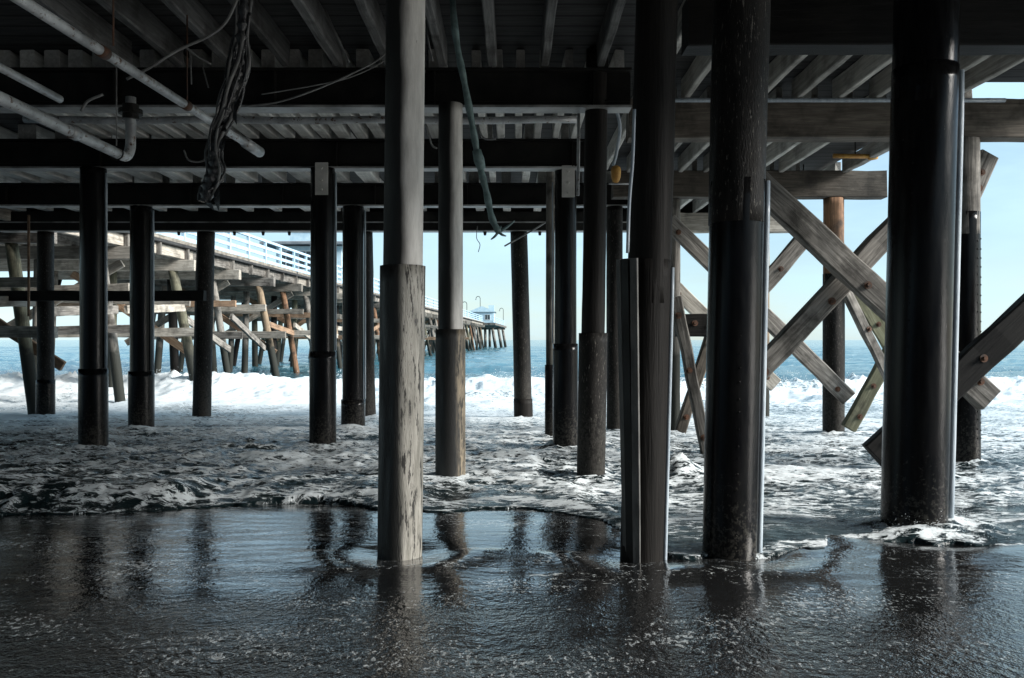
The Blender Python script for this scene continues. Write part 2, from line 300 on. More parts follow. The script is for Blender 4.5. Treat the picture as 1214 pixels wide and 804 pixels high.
mpx = N('ShaderNodeMapping', t); mpx.inputs['Scale'].default_value = (.5, 1.2, 1); L(tc.outputs['Object'], mpx.inputs['Vector']); L(mpx.outputs[0], n5.inputs['Vector'])
bq2 = N('ShaderNodeBump', t); bq2.inputs['Strength'].default_value = .5; bq2.inputs['Distance'].default_value = .35; L(n5.outputs['Fac'], bq2.inputs['Height']); L(bq.outputs[0], bq2.inputs['Normal'])
L(bq2.outputs[0], b.inputs['Normal'])
M['sea'] = m

# ------------------------------------------------------------------ shape builders
def bm_box(bm, c, s, mi=0):
    r = bmesh.ops.create_cube(bm, size=1, matrix=Matrix.Translation(c) @ Matrix.Diagonal((*s, 1)))
    for f in {f for v in r['verts'] for f in v.link_faces}: f.material_index = mi
def beam(name, p0, p1, wd, ht, mat, label=None, cat=None, group=None, parent=None, up=(0, 0, 1), rough=.012, bevel=.012, seed=None):
    """a sawn timber from p0 to p1: ht measured across 'up', wd across the other way; worn, slightly uneven edges"""
    p0, p1 = Vector(p0), Vector(p1); ax = (p1 - p0); Ln = ax.length; ax.normalize()
    upv = Vector(up); y = upv.cross(ax)
    if y.length < 1e-4: y = Vector((0, 1, 0)).cross(ax)
    y.normalize(); z = ax.cross(y)
    rn = random.Random(seed if seed is not None else hash((round(p0.x, 3), round(p0.y, 3), round(p1.z, 3))))
    n = max(2, min(14, int(Ln / .35)))
    bm = bmesh.new(); rings = []
    b = min(bevel, wd * .2, ht * .2)
    for i in range(n + 1):
        x = -Ln / 2 + Ln * i / n; ring = []
        dy, dz = rn.uniform(-1, 1) * rough * .5, rn.uniform(-1, 1) * rough * .5
        for (sy, sz) in ((1, 1), (-1, 1), (-1, -1), (1, -1)):
            jy, jz = rn.uniform(-1, 1) * rough * .5, rn.uniform(-1, 1) * rough * .5
            cy, cz = sy * wd / 2 + dy + jy, sz * ht / 2 + dz + jz
            pts = ((cy - sy * b, cz), (cy, cz - sz * b)) if sy * sz < 0 else ((cy, cz - sz * b), (cy - sy * b, cz))
            for (yy, zz) in pts: ring.append(bm.verts.new((x + (rn.uniform(-1, 1) * rough if i in (0, n) else 0), yy, zz)))
        rings.append(ring)
    for a, c in zip(rings, rings[1:]):
        for k in range(8): bm.faces.new((a[k], a[(k + 1) % 8], c[(k + 1) % 8], c[k]))
    bm.faces.new(rings[0][::-1]); bm.faces.new(rings[-1])
    bmesh.ops.recalc_face_normals(bm, faces=bm.faces)
    o = bm_obj(name, bm, mat, parent)
    o.matrix_local = Matrix.Translation((p0 + p1) / 2) @ Matrix((ax, y, z)).transposed().to_4x4()
    return tag(o, label, cat, group)
def tube_bm(bm, pts, r, seg=10, cap=True):
    pts = [Vector(p) for p in pts]; rs = r if isinstance(r, (list, tuple)) else [r] * len(pts)
    t0 = (pts[1] - pts[0]).normalized(); nrm = t0.orthogonal().normalized(); rings = []
    for i, p in enumerate(pts):
        a = pts[max(i - 1, 0)]; c = pts[min(i + 1, len(pts) - 1)]; tg = (c - a).normalized()
        nrm = (nrm - tg * nrm.dot(tg)).normalized(); bi = tg.cross(nrm)
        rings.append([bm.verts.new(p + (nrm * math.cos(2 * math.pi * k / seg) + bi * math.sin(2 * math.pi * k / seg)) * rs[i]) for k in range(seg)])
    for a, c in zip(rings, rings[1:]):
        for k in range(seg): bm.faces.new((a[k], a[(k + 1) % seg], c[(k + 1) % seg], c[k]))
    if cap: bm.faces.new(rings[0][::-1]); bm.faces.new(rings[-1])
def spline(ctrl, n=8):
    P = [Vector(c) for c in ctrl]; P = [P[0] * 2 - P[1]] + P + [P[-1] * 2 - P[-2]]; res = []
    for i in range(1, len(P) - 2):
        for k in range(n):
            t = k / n; a, b_, c, d = P[i - 1], P[i], P[i + 1], P[i + 2]
            res.append(.5 * ((2 * b_) + (c - a) * t + (2 * a - 5 * b_ + 4 * c - d) * t * t + (3 * b_ - a - 3 * c + d) * t ** 3))
    res.append(P[-2]); return res
def tube(name, pts, r, mat, label=None, cat=None, group=None, parent=None, seg=10):
    o0 = Vector(pts[0]); bm = bmesh.new(); tube_bm(bm, [Vector(p) - o0 for p in pts], r, seg)
    o = bm_obj(name, bm, mat, parent, o0 if not parent else o0 - parent.location, smooth=True)
    return tag(o, label, cat, group)
def shaft_bm(z0, z1, r0, r1, lean=(0, 0), rough=.01, seg=28, seed=0, dz=.12, lip=0):
    """a round pile from z0 up to z1 with uneven, slightly fluted sides; lean is the sideways run of its top"""
    rn = np.random.RandomState(seed); n = max(2, int((z1 - z0) / dz)); bm = bmesh.new(); rings = []
    ph = rn.rand() * 50
    for i in range(n + 1):
        u = i / n; z = z0 + (z1 - z0) * u; rad = r0 + (r1 - r0) * u
        th = np.arange(seg) * 2 * math.pi / seg
        q = fbm(np.cos(th) * 1.6 + ph, np.sin(th) * 1.6 + z * .55 + ph, 4, seed)
        rr = rad + (q - .5) * 2 * rough
        rings.append([bm.verts.new((lean[0] * u + rr[k] * math.cos(th[k]), lean[1] * u + rr[k] * math.sin(th[k]), z)) for k in range(seg)])
    for a, c in zip(rings, rings[1:]):
        for k in range(seg): bm.faces.new((a[k], a[(k + 1) % seg], c[(k + 1) % seg], c[k]))
    bm.faces.new(rings[0][::-1]); bm.faces.new(rings[-1])
    return bm
def rivets(bm, ang, r, z0, z1, step, size=.008, lean=(0, 0), zb=0, zt=1):
    z = z0
    while z < z1:
        u = (z - zb) / (zt - zb)
        bmesh.ops.create_icosphere(bm, subdivisions=1, radius=size, matrix=Matrix.Translation((lean[0] * u + r * math.cos(ang), lean[1] * u + r * math.sin(ang), z)))
        z += step * rng.uniform(.8, 1.2)

# ------------------------------------------------------------------ ground and sea
PILES = []          # (x, y, radius) for the foam collars
def zw(d): return -.02 * np.clip(d - 6, -1, 2) - np.clip(d - 8, 0, 14) * .031
PP = dict(
 p1=(-.79, 5.95, .155), p2=(.90, 5.85, .16), p3=(1.54, 5.97, .19), p4=(3.19, 6.7, .245), p5=(-.70, 9.6, .165), p6=(.93, 9.9, .165), p7=(6.05, 11.3, .21),
 p8=(-6.55, 13.2, .215), p9=(-2.96, 13.2, .205), p10=(.85, 13.4, .2), p10b=(.69, 15.2, .1), p11=(-7.47, 17, .25), p12=(-3.2, 17, .24), p13=(2.07, 17, .165), p14=(6.1, 16, .205), p20=(3.1, 16.1, .11),
 p15=(-11.5, 20.8, .21), p16=(-7.65, 20.8, .22), p17=(-3.55, 20.8, .19), p18=(.27, 20.8, .215), p19=(6.28, 21, .125))

# sand
nx, ny = 260, 260
gx = np.linspace(-1, 1, nx); gx = np.sign(gx) * (np.abs(gx) ** 1.6) * 60
gy = np.concatenate([np.linspace(-40, 1, 60), np.linspace(1.15, 12, 150), np.linspace(12.4, 60, 50)])
X, Y = np.meshgrid(gx, gy)
Z = -.02 * np.clip(Y - 6, -8, 1.5) - .06 * np.clip(Y - 7.5, 0, 60) + .34 * np.clip(-Y - 1.8, 0, 16) + (fbm(X * .35, Y * .5, 3, 1) - .5) * .022 + (fbm(X * 2.2, Y * 3.4, 3, 2) - .5) * .008  # unseen bank behind the camera, raised to block light on the piles
for k in ('p1', 'p2', 'p3', 'p4'):
    x0, y0, r0 = PP[k]; q = np.hypot(X - x0, (Y - y0)); Z += -.045 * np.exp(-(q / (r0 * 1.7)) ** 2) + .022 * np.exp(-((q - r0 * 3.4) / (r0 * .9)) ** 2) * (Y < y0 + .05)
def grid_mesh(name, X, Y, Z):
    a, b = X.shape; v = np.stack([X, Y, Z], -1).reshape(-1, 3).astype(np.float32)
    i = np.arange(a * b).reshape(a, b); f = np.stack([i[:-1, :-1], i[:-1, 1:], i[1:, 1:], i[1:, :-1]], -1).reshape(-1, 4).astype(np.int32)
    me = bpy.data.meshes.new(name); me.vertices.add(len(v)); me.vertices.foreach_set('co', v.ravel())
    me.loops.add(f.size); me.loops.foreach_set('vertex_index', f.ravel()); me.polygons.add(len(f))
    me.polygons.foreach_set('loop_start', np.arange(len(f), dtype=np.int32) * 4)
    me.update(calc_edges=True); me.validate(); return me
tag(link('beach_sand', grid_mesh('beach_sand', X, Y, Z), M['sand'], smooth=True), kind='structure')

# sea: one sheet from the swash line to the horizon
ds = [5.0]
while ds[-1] < 37: ds.append(ds[-1] + max(.028, .0045 * ds[-1]))
while ds[-1] < 220: ds.append(ds[-1] * 1.018)
while ds[-1] < 9000: ds.append(ds[-1] * 1.07)
ds = np.array(ds); us = np.linspace(-1, 1, 620)
D, U = np.meshgrid(ds, us, indexing='ij'); X = U * (D * .85 + 3.0)
line = np.interp(X, [-20, -10, -4.6, -3.2, -2.0, -.6, .3, .75, 1.05, 1.6, 2.4, 3.0, 3.6, 4.6, 8, 20], [7.2, 7.2, 7.35, 7.55, 8.0, 7.6, 7.5, 7.1, 5.95, 5.85, 6.05, 6.2, 6.0, 5.9, 5.7, 5.7])
line = line + (fbm(X * 1.1, X * 0 + 3.3, 5, 5, .6) - .5) * .85 + (fbm(X * 4, X * 0 + .7, 3, 2) - .5) * .08
s = D - line
strength = np.interp(X, [-20, -4, -1, .6, 1.1, 20], [.9, .9, .6, .4, .2, .25]) * (.35 + 1.3 * sst(.3, .65, fbm(X * .8, X * 0 + 6.6, 3, 7)))
rg = ridge(X * .85 + .4 * fbm(X, D, 2, 1), D * 1.35, 4, 2, .55)
rg2 = ridge(X * 2.3, D * 3.2, 3, 4, .55)
ch = fbm(X * 1.1, D * 1.7, 4, 6)
amp = np.interp(D, [5, 7, 9, 12, 16, 20, 24, 30, 36, 60, 9000], [.02, .05, .12, .14, .12, .08, .05, .10, .16, .2, .25])
amp = amp * np.interp(X, [-20, 0.6, 1.4, 20], [1, 1, .75, .75]) * sst(-.1, .9, s)
Zs = zw(D) + amp * (rg * .75 + ch * .5 - .55) + amp * .5 * (rg2 - .35)
bore = (.135 + .06 * (fbm(X * 1.8, D * 2.2, 3, 7) - .5)) * strength * sst(-.05, .55, s) * (1 - .75 * sst(.6, 2.0, s))
Zs += bore + .004 + .02 * (rg2 - .4) * np.exp(-((s - .2) / .3) ** 2) * strength
# breaker
cl = 30.4 + (fbm(X * .12, X * 0 + 1.7, 3, 3) - .5) * 3.0 + np.interp(X, [-15, 0, 15], [.3, 0, -.4])
e = D - cl
hb = .44 + .45 * (fbm(X * .25, X * 0 + 8.1, 3, 2) - .5)
brk = hb * np.where(e < 0, np.exp(-(e / 1.5) ** 2), np.exp(-(e / 2.4) ** 2))
tumble = np.exp(-((e + 2.6) / 2.8) ** 2)
Zs += brk + tumble * (.46 * (fbm(X * .9, D * .9, 5, 5, .6) - .4)) + np.exp(-((e + .4) / .9) ** 2) * (.30 * (fbm(X * 2.2, D * 2, 4, 1, .6) - .5) + .18 * sst(.5, .85, ridge(X * 1.3, D * 1.1, 4, 5, .6)))
far = sst(33, 42, D)
Zs += far * (.16 * (np.sin(D * .62 + 1.8 * fbm(X * .05, D * .06, 3, 4) * 6) ) + .10 * (ridge(X * .25, D * .55, 3, 6) - .4)) * np.interp(D, [30, 200, 9000], [1, 1, .3])
Zs = Zs - np.interp(D, [20, 24, 34], [0, 0, -.10])
# foam
foam = .37 + .55 * (rg - .45) + .16 * (ch - .5)
foam = foam * sst(0, .8, s)
front = np.interp(X, [-20, .6, 1.2, 20], [.34, .34, .14, .14])
foam = np.maximum(foam, (.56 + .75 * (fbm(X * 2.6, D * 2.6, 4, 6) - .5)) * np.exp(-((s - front) / (front * .75)) ** 2))
foam = np.maximum(foam, .55 * np.exp(-((s - .95 - .5 * fbm(X * .8, X * 0 + 2, 2, 3)) / .12) ** 2) * (X > .5))
foam = np.maximum(foam, (.44 + .3 * (fbm(X * 3.1, D * 3, 3, 1) - .4)) * np.exp(-((s - .06) / .06) ** 2))
foam += .34 * (fbm(X * .28, D * .42, 3, 5) - .5) * sst(.6, 1.4, s)
foam += .20 * (rg2 - .4) * sst(.3, 1, s)
foam += .10 * sst(11, 17, D) + .08 * sst(1.0, 4, X) * sst(7, 9, D)
fb = sst(18.5, 23.5, D + 1.6 * (fbm(X * .3, D * .3, 3, 2) - .5)) * (1 - sst(-.1, .7, e + 1.0 * (fbm(X * .7, D * .5, 3, 4) - .5)))
patch = fbm(X * .16 + 4, D * .25, 3, 6)
foam = foam * (1 - fb) + fb * (.72 + .95 * (patch - .44) + .40 * (fbm(X * .8, D * .8, 3, 3) - .5))
behind = sst(.4, 1.2, e)
foam = foam * (1 - behind) + behind * (.02 + .42 * sst(.66, .86, ridge(X * .22, D * .35, 3, 1)) * (1 - sst(60, 160, D)))
for k, (x0, y0, r0) in PP.items():
    q = np.hypot(X - x0, D - y0); g = np.exp(-((q - r0) / (.10 + .22 * fbm(X * 2.5, D * 2.5, 3, 4))) ** 2) * (s > -.3)
    if k != 'p1': foam = np.maximum(foam, g * (.62 if y0 > 6.3 else .5)); Zs += g * .05 * (rg2 + .2) * (y0 > 6.3)
# splashes: round the thick right pile and a boil of foam behind
def boil(x0, y0, rx, ry, h, k):
    global Zs, foam
    q = np.exp(-(((X - x0) / rx) ** 2 + ((D - y0) / ry) ** 2))
    Zs = Zs + q * h * (.35 + 1.5 * fbm(X * 3.4, D * 4.0, 4, k, .6)); foam = np.maximum(foam, q * (.34 + .75 * fbm(X * 4, D * 4, 4, k)))
boil(1.98, 10.0, .26, .3, .20, 1); boil(3.55, 6.62, .36, .22, .055, 3); boil(3.05, 6.44, .34, .10, .035, 5); boil(-1.9, 8.15, .5, .3, .05, 6)
Zs = np.where(s < -.02, -.12 - .06 * np.clip(D - 7.5, 0, 60), Zs)
foam = np.where(s < -.02, 0, foam)
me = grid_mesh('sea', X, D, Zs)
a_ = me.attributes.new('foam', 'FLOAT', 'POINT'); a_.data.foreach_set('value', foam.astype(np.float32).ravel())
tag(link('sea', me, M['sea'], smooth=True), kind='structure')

def spray(name, pts, sizes):
    tet = np.array([(1, 1, 1), (1, -1, -1), (-1, 1, -1), (-1, -1, 1)], float) / 1.732; fc = np.array([(0, 1, 2), (0, 3, 1), (0, 2, 3), (1, 3, 2)])
    V = (pts[:, None, :] + tet[None] * sizes[:, None, None]).reshape(-1, 3); Fc = (np.arange(len(pts))[:, None, None] * 4 + fc[None]).reshape(-1, 3)
    me = bpy.data.meshes.new(name); me.from_pydata(V.tolist(), [], Fc.tolist()); tag(link(name, me, M['spray'], smooth=True), kind='stuff')
mm, t_, b_ = new_mat('spray'); b_.inputs['Base Color'].default_value = (.7, .75, .77, 1); b_.inputs['Roughness'].default_value = .3; M['spray'] = mm
_r = np.random.RandomState(5); n_ = 2600
ang = _r.rand(n_) * 2 * math.pi; rad_ = .25 + np.abs(_r.randn(n_)) * .11
sp = np.stack([3.19 + np.cos(ang) * rad_ + .12, 6.7 + np.sin(ang) * rad_ - .03, .01 + np.abs(_r.randn(n_)) * .07 * np.exp(-(rad_ - .25) * 2)], -1)
spray('pile_splash', sp, _r.uniform(.0015, .0045, n_))
n_ = 9000; xx = _r.uniform(-20, 22, n_); crest = 30.4 + (fbm(xx * .12, xx * 0 + 1.7, 3, 3) - .5) * 3.0 + np.interp(xx, [-15, 0, 15], [.3, 0, -.4])
den = fbm(xx * .5, xx * 0 + 2.2, 4, 6); kp = _r.rand(n_) < sst(.42, .62, den); xx = xx[kp]; crest = crest[kp]; n_ = len(xx)
sp = np.stack([xx, crest - .3 + _r.randn(n_) * .5, -.12 + .25 * _r.rand(n_) + np.abs(_r.randn(n_)) * .17], -1)
spray('breaker_spray', sp, _r.uniform(.006, .022, n_))

# ------------------------------------------------------------------ overhead deck: planking, caps, joists
ZC, ZJ, ZD = 4.18, 4.64, 4.95        # underside of caps, of joists, of planking
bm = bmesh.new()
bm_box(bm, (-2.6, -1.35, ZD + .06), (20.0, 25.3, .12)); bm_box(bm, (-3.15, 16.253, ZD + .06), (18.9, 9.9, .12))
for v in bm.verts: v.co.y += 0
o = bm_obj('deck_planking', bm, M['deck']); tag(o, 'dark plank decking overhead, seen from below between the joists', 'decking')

def ibeam(x0, x1, y, z0, z1, label, group):
    bm = bmesh.new(); h = z1 - z0; ft = .028; wd = .26
    bm_box(bm, (0, 0, ft / 2), (x1 - x0, wd, ft), 1); bm_box(bm, (0, 0, h - ft / 2), (x1 - x0, wd, ft), 0)
    bm_box(bm, (0, 0, h / 2), (x1 - x0, .05, h - 2 * ft - .002), 0)
    bm_box(bm, (0, -.05, .15 * h + ft), (x1 - x0 - .02, .012, .02), 0)
    xx = x0 + .6
    while xx < x1 - .2:
        bm_box(bm, (xx - (x0 + x1) / 2, 0, h / 2), (.016, wd - .03, h - 2 * ft - .004), 0); xx += 1.85
    o = bm_obj('cap_beam', bm, [M['steel'], M['flange']], loc=((x0 + x1) / 2, y, z0))
    return tag(o, label, 'beam', group)
GC = 'cap beams across the pile tops'
ibeam(-12.6, 1.38, 9.85, ZC, ZJ, 'nearest black steel cap beam, above the two silver pipes', GC)
ibeam(-12.6, 1.25, 13.3, ZC, ZJ, 'second black steel cap beam, carrying the two pale plates', GC)
ibeam(-12.6, 2.6, 17.0, ZC, ZJ, 'third black steel cap beam, just in front of the farthest one', GC)
cap5 = empty('cap_beam', (-4.8, 20.8, ZC)); tag(cap5, 'farthest black steel cap beam with small bolts, its lower edge against the sky', 'beam', GC)
beam('rim_board', (-12.6, 21.08, ZJ + .155), (6.9, 21.08, ZJ + .155), .08, .31, M['wood_black'], 'dark rim board closing the deck edge above the farthest cap beams', 'board')
bm = bmesh.new(); bm_box(bm, (0, 0, .23), (15.6, .3, .458)); bm_box(bm, (0, -.15, .2), (15.55, .02, .03), 1); bm_box(bm, (0, 0, -.006), (15.6, .33, .02), 1)
bm_obj('web', bm, [M['steel'], M['flange']], cap5)
for px in (212, 278, 312, 343, 462, 545, 575, 640):
    bm = bmesh.new(); bmesh.ops.create_cone(bm, cap_ends=True, segments=8, radius1=.03, radius2=.045, depth=.09)
    bm_obj('bolt', bm, M['steel'], cap5, ((px - 607) * .0208 + 4.8, 0, -.06))
beam('cap_beam', (1.6, 7.8, ZC + .23), (7.0, 7.8, ZC + .23), .3, .46, M['wood_black'], 'nearest timber cap beam, black, at the top behind the dark jacketed piles', 'beam', GC)
beam('cap_beam', (1.55, 11.3, ZC + .255), (7.1, 11.3, ZC + .255), .32, .51, M['wood_beam'], 'broad brown timber cap beam with pipe above it, resting on the riveted pile', 'beam', GC)
beam('cap_beam', (1.9, 16.0, ZC + .255), (7.05, 16.0, ZC + .255), .3, .5, M['wood_beam'], 'brown timber cap beam whose sawn end sticks out over the orange pile top', 'beam', GC)
beam('cap_beam', (3.6, 21.0, ZC + .23), (7.0, 21.0, ZC + .23), .3, .48, M['wood_tan'], 'farthest timber cap beam, orange brown, with its end against the sky', 'beam', GC)

def joists(x0, x1, step, y0, y1, mat, where, wd=.1, ht=.3, jit=.03):
    xs = []; x = x0
    while x <= x1: xs.append(x); x += step
    for i, x in enumerate(xs):
        x += rng.uniform(-jit, jit)
        # the row's middle ones differ a little in depth and stain
        beam('joist', (x, y0, ZJ + ht / 2 + .002), (x, y1, ZJ + ht / 2 + .002), wd * rng.uniform(.9, 1.1), ht * rng.uniform(.96, 1.0), mat,
             f'{ordinal(i + 1)} joist from the left in {where}', 'joist', 'joists under the deck', rough=.008)
joists(-4.4, 1.4, .6, 5.2, 9.70, M['joist_shaded'], 'the front row at the top of the view')
joists(-6.6, -.75, .285, 9.99, 13.15, M['joist_lit'], 'the close set broad row behind the silver pipes', wd=.175, jit=.012)
joists(-.45, 1.3, .285, 9.99, 13.15, M['joist_lit'], 'the slim row right of the second pale pile', wd=.11)
joists(-9.6, -1.6, .62, 13.45, 16.85, M['joist_lit'], 'the broad row behind the second steel cap beam', wd=.32)
joists(-1.0, 1.2, .62, 13.45, 16.85, M['joist_lit'], 'the slim row behind the second steel cap beam', wd=.13)
joists(-12.0, 2.5, .70, 17.15, 20.64, M['joist_lit'], 'the farthest row, before the last steel cap beam', wd=.2)
joists(1.75, 5.9, .5, 7.96, 11.13, M['wood_joist'], 'the nearest row over the brown timber cap', wd=.085)
joists(1.75, 5.5, .47, 11.47, 15.84, M['wood_joist'], 'the row running back to the orange pile top', wd=.085)
joists(3.0, 5.7, .5, 16.16, 20.84, M['wood_joist'], 'the timber row reaching the farthest timber cap', wd=.085)
beam('joist', (6.2, 11.47, ZJ + .13), (6.25, 15.84, ZJ + .13), .11, .26, M['wood_joist'], 'pale rim joist along the open edge, in front of the protruding cap end', 'joist', 'joists under the deck')
beam('joist', (6.25, 16.16, ZJ + .13), (6.28, 20.84, ZJ + .13), .11, .26, M['wood_joist'], 'pale rim joist along the open edge, behind the protruding cap end', 'joist', 'joists under the deck')
beam('joist', (7.3, 7.96, ZJ + .13), (7.3, 11.13, ZJ + .13), .11, .26, M['wood_joist'], 'pale rim joist right of the thick jacketed pile at the open edge', 'joist', 'joists under the deck')

# ------------------------------------------------------------------ piles under the deck
GP = 'piles under the deck'
def pile(key, label, top, lean=0, r=None, mat='pile_wood', jacket=None, jmat='jacket', jr=None, strip=None, rv=None, rough=.012, bracket=False, seed=1, base=-1.3, flute=False):
    x, y, r0 = PP[key]; r = r or r0; z0 = base
    ln = (lean, 0)
    def lx(z): return lean * (z - 0) / (top - 0)
    if jacket is None and not strip and not bracket:
        o = bm_obj('pile', shaft_bm(z0, top, r * 1.02, r * .98, (lean * (top - z0) / top, 0), rough, seed=seed), M[mat], loc=(x - lean * (0 - z0) / top, y, 0), smooth=True)
        return tag(o, label, 'pile', GP)
    e = empty('pile', (x, y, 0)); tag(e, label, 'pile', GP)
    zs = z0 if jacket is None else max(z0, jacket - .3)
    bm = shaft_bm(zs, top, r * 1.01, r * .985, (lx(top) - lx(zs), 0), rough, seed=seed)
    bm_obj('shaft', bm, M[mat], e, (lx(zs), 0, 0), smooth=True)
    if jacket is not None:
        jr = jr or r * 1.1
        bm = shaft_bm(z0, jacket, jr, jr, (lx(jacket) - lx(z0), 0), .004 if jmat == 'jacket' else .008, seed=seed + 3, seg=36)
        if rv:
            for (ang, sx, za, zb, st) in rv: rivets(bm, R(ang), jr + .001, za, zb, st, sx, (lx(jacket) - lx(z0), 0), z0, jacket)
        bm_obj('jacket', bm, M[jmat], e, (lx(z0), 0, 0), smooth=True)
        if flute:      # pale sheet-metal angles clamped down the left side
            for (ang, wd_) in ((205, .05), (222, .06), (240, .05)):
                bm = bmesh.new(); bm_box(bm, (0, 0, (jacket - .05) / 2), (.025, wd_, jacket + .05))
                q = bm_obj('cover_strip', bm, M['strip' if ang != 222 else 'steel'], e, (lx(.9) + (jr + .004) * math.cos(R(ang)), (jr + .004) * math.sin(R(ang)), 0)); q.rotation_euler = (0, math.atan2(lean, top), R(ang))
    if strip:
        ang, za, zb, wd_ = strip; rr = (jr or r) + wd_ * .28
        bm = bmesh.new(); tube_bm(bm, [Vector((lx(z) - lx(za), 0, z - za)) for z in np.linspace(za, zb, 12)], [wd_ / 2] * 11 + [wd_ * .42], 12)
        bm_obj('edge_strip', bm, M['jacket_edge'], e, (lx(za) + rr * math.cos(R(ang)), rr * math.sin(R(ang)), za), smooth=True)
    if bracket:
        bm = bmesh.new(); bm_box(bm, (0, 0, .0), (.2, .012, .50)); bmesh.ops.bevel(bm, geom=bm.edges[:], offset=.003, segments=1, affect='EDGES')
        for zz in (-.17, -.02, .16): bmesh.ops.create_cone(bm, cap_ends=True, segments=8, radius1=.022, radius2=.018, depth=.03, matrix=Matrix.Translation((0, -.02, zz)) @ Matrix.Rotation(R(90), 4, 'X'))
        bm_obj('bracket_plate', bm, M['plate'], e, (lx(ZC) + .03, -r - .03, ZC - .20))
    return e
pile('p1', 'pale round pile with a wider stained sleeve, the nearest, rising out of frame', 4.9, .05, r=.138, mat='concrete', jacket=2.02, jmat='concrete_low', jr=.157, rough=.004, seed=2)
pile('p2', 'dark squarish pile with pale metal strips down its left side, at the sand edge', 4.9, .13, r=.145, mat='pile_wood', jacket=2.05, jmat='pile_wood', jr=.15, strip=(352, -.2, 2.0, .03), seed=5, flute=True)
pile('p3', 'black jacketed pile with pale seam on its right from mid height, beside the squarish pile', 4.9, .11, r=.195, mat='barnacle', jacket=2.62, jr=.19, strip=(-8, -.4, 2.62, .045), rv=[(268, .006, .05, 1.6, .1)], rough=.02, seed=8)
pile('p4', 'thickest black jacketed pile, with rivets and a pale seam to its top, in splashing foam', 4.9, .12, r=.24, mat='jacket', jacket=3.65, jr=.245, strip=(-14, .0, 3.62, .06), rv=[(228, .008, .1, 3.3, .11)], rough=.006, seed=9)
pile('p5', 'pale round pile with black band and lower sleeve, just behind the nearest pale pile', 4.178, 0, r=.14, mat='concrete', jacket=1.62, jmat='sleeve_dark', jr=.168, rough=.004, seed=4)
pile('p6', 'dark timber pile with pale worn edges on its lower sleeve, behind the squarish pile', 4.9, .07, r=.135, mat='pile_wood', jacket=1.58, jmat='barnacle', jr=.165, seed=12, rough=.015)
pile('p7', 'riveted steel pile at the right edge, crossed by dark brace', ZC - .002, 0, r=.2, mat='pile_grey', jacket=3.2, jr=.205, jmat='jacket', rv=[(295, .012, .2, 2.9, .12), (318, .012, .2, 2.9, .12)], seed=14)
pile('p8', 'black jacketed pile at far left with pale right rim, second from the left edge', ZC - .002, 0, r=.195, mat='jacket', jacket=1.05, jr=.215, strip=(-12, 1.06, 4.1, .04), seed=15, rough=.004)  # its pale strip is a painted rim highlight
pile('p9', 'black jacketed pile with pale bolted plate at its top, left of the nearest pale pile', ZC - .002, 0, r=.19, mat='jacket', jacket=1.32, jr=.208, strip=(-12, 1.33, 4.1, .03), bracket=True, seed=16, rough=.004)
pile('p10', 'black jacketed pile with pale bolted plate at its top, left of the dark timber pile', ZC - .002, 0, r=.175, mat='jacket', jacket=1.44, jr=.2, strip=(188, 1.45, 4.0, .025), bracket=True, seed=17, rough=.004)
pile('p10b', 'thin dark pile half hidden behind the left side of a plated black pile', 4.6, 0, r=.075, mat='pile_grey', jacket=1.05, jr=.1, seed=18)
pile('p11', 'black jacketed pile at left standing between the rimmed pile and a rough timber pile', ZC - .002, 0, r=.215, mat='jacket', jacket=.87, jr=.25, strip=(-12, .88, 4.1, .05), seed=19, rough=.004)
pile('p12', 'black jacketed pile close behind the plated pile, with a dark plate at its top', ZC - .002, 0, r=.215, mat='jacket', jacket=.30, jr=.24, strip=(-12, .31, 4.1, .04), seed=20, rough=.004)
pile('p13', 'grey mottled pile half hidden left of the squarish pile', ZC - .002, 0, mat='barnacle', seed=21)
pile('p14', 'pile with split orange wooden top under a protruding cap end, crossed by braces', ZC - .002, 0, r=.19, mat='pile_rust', jacket=2.75, jmat='barnacle', jr=.2, seed=22, rough=.025)
pile('p20', 'slim pale grey pile seen between the squarish pile and the black jacketed pile', ZC - .002, 0, mat='pile_grey', seed=23)
pile('p15', 'rough dark pile, the leftmost of all, at the end of the black wale', ZC - .03, 0, r=.19, mat='barnacle', jacket=.52, jr=.215, seed=24)
pile('p16', 'rough timber pile with flaking right edge, ending the black wale in front of the breaker', ZC - .03, .1, mat='barnacle', seed=25, rough=.02)
pile('p17', 'knotty dark pile showing narrowly left of the nearest pale pile', ZC - .03, -.08, mat='barnacle', seed=26, rough=.03)
pile('p18', 'lone dark pile in the middle, standing against the bright breaker', ZC - .03, -.1, mat='barnacle', jacket=.05, jr=.235, jmat='pile_wood', seed=27, rough=.012)
pile('p19', 'slim tan pile under the farthest timber cap end', ZC - .02, 0, mat='pile_tan', seed=28)
beam('wale', at(-40, 351, 20.5), at(243, 351, 20.5), .2, .25, M['wood_black'], 'long black horizontal wale between the piles at left', 'wale')

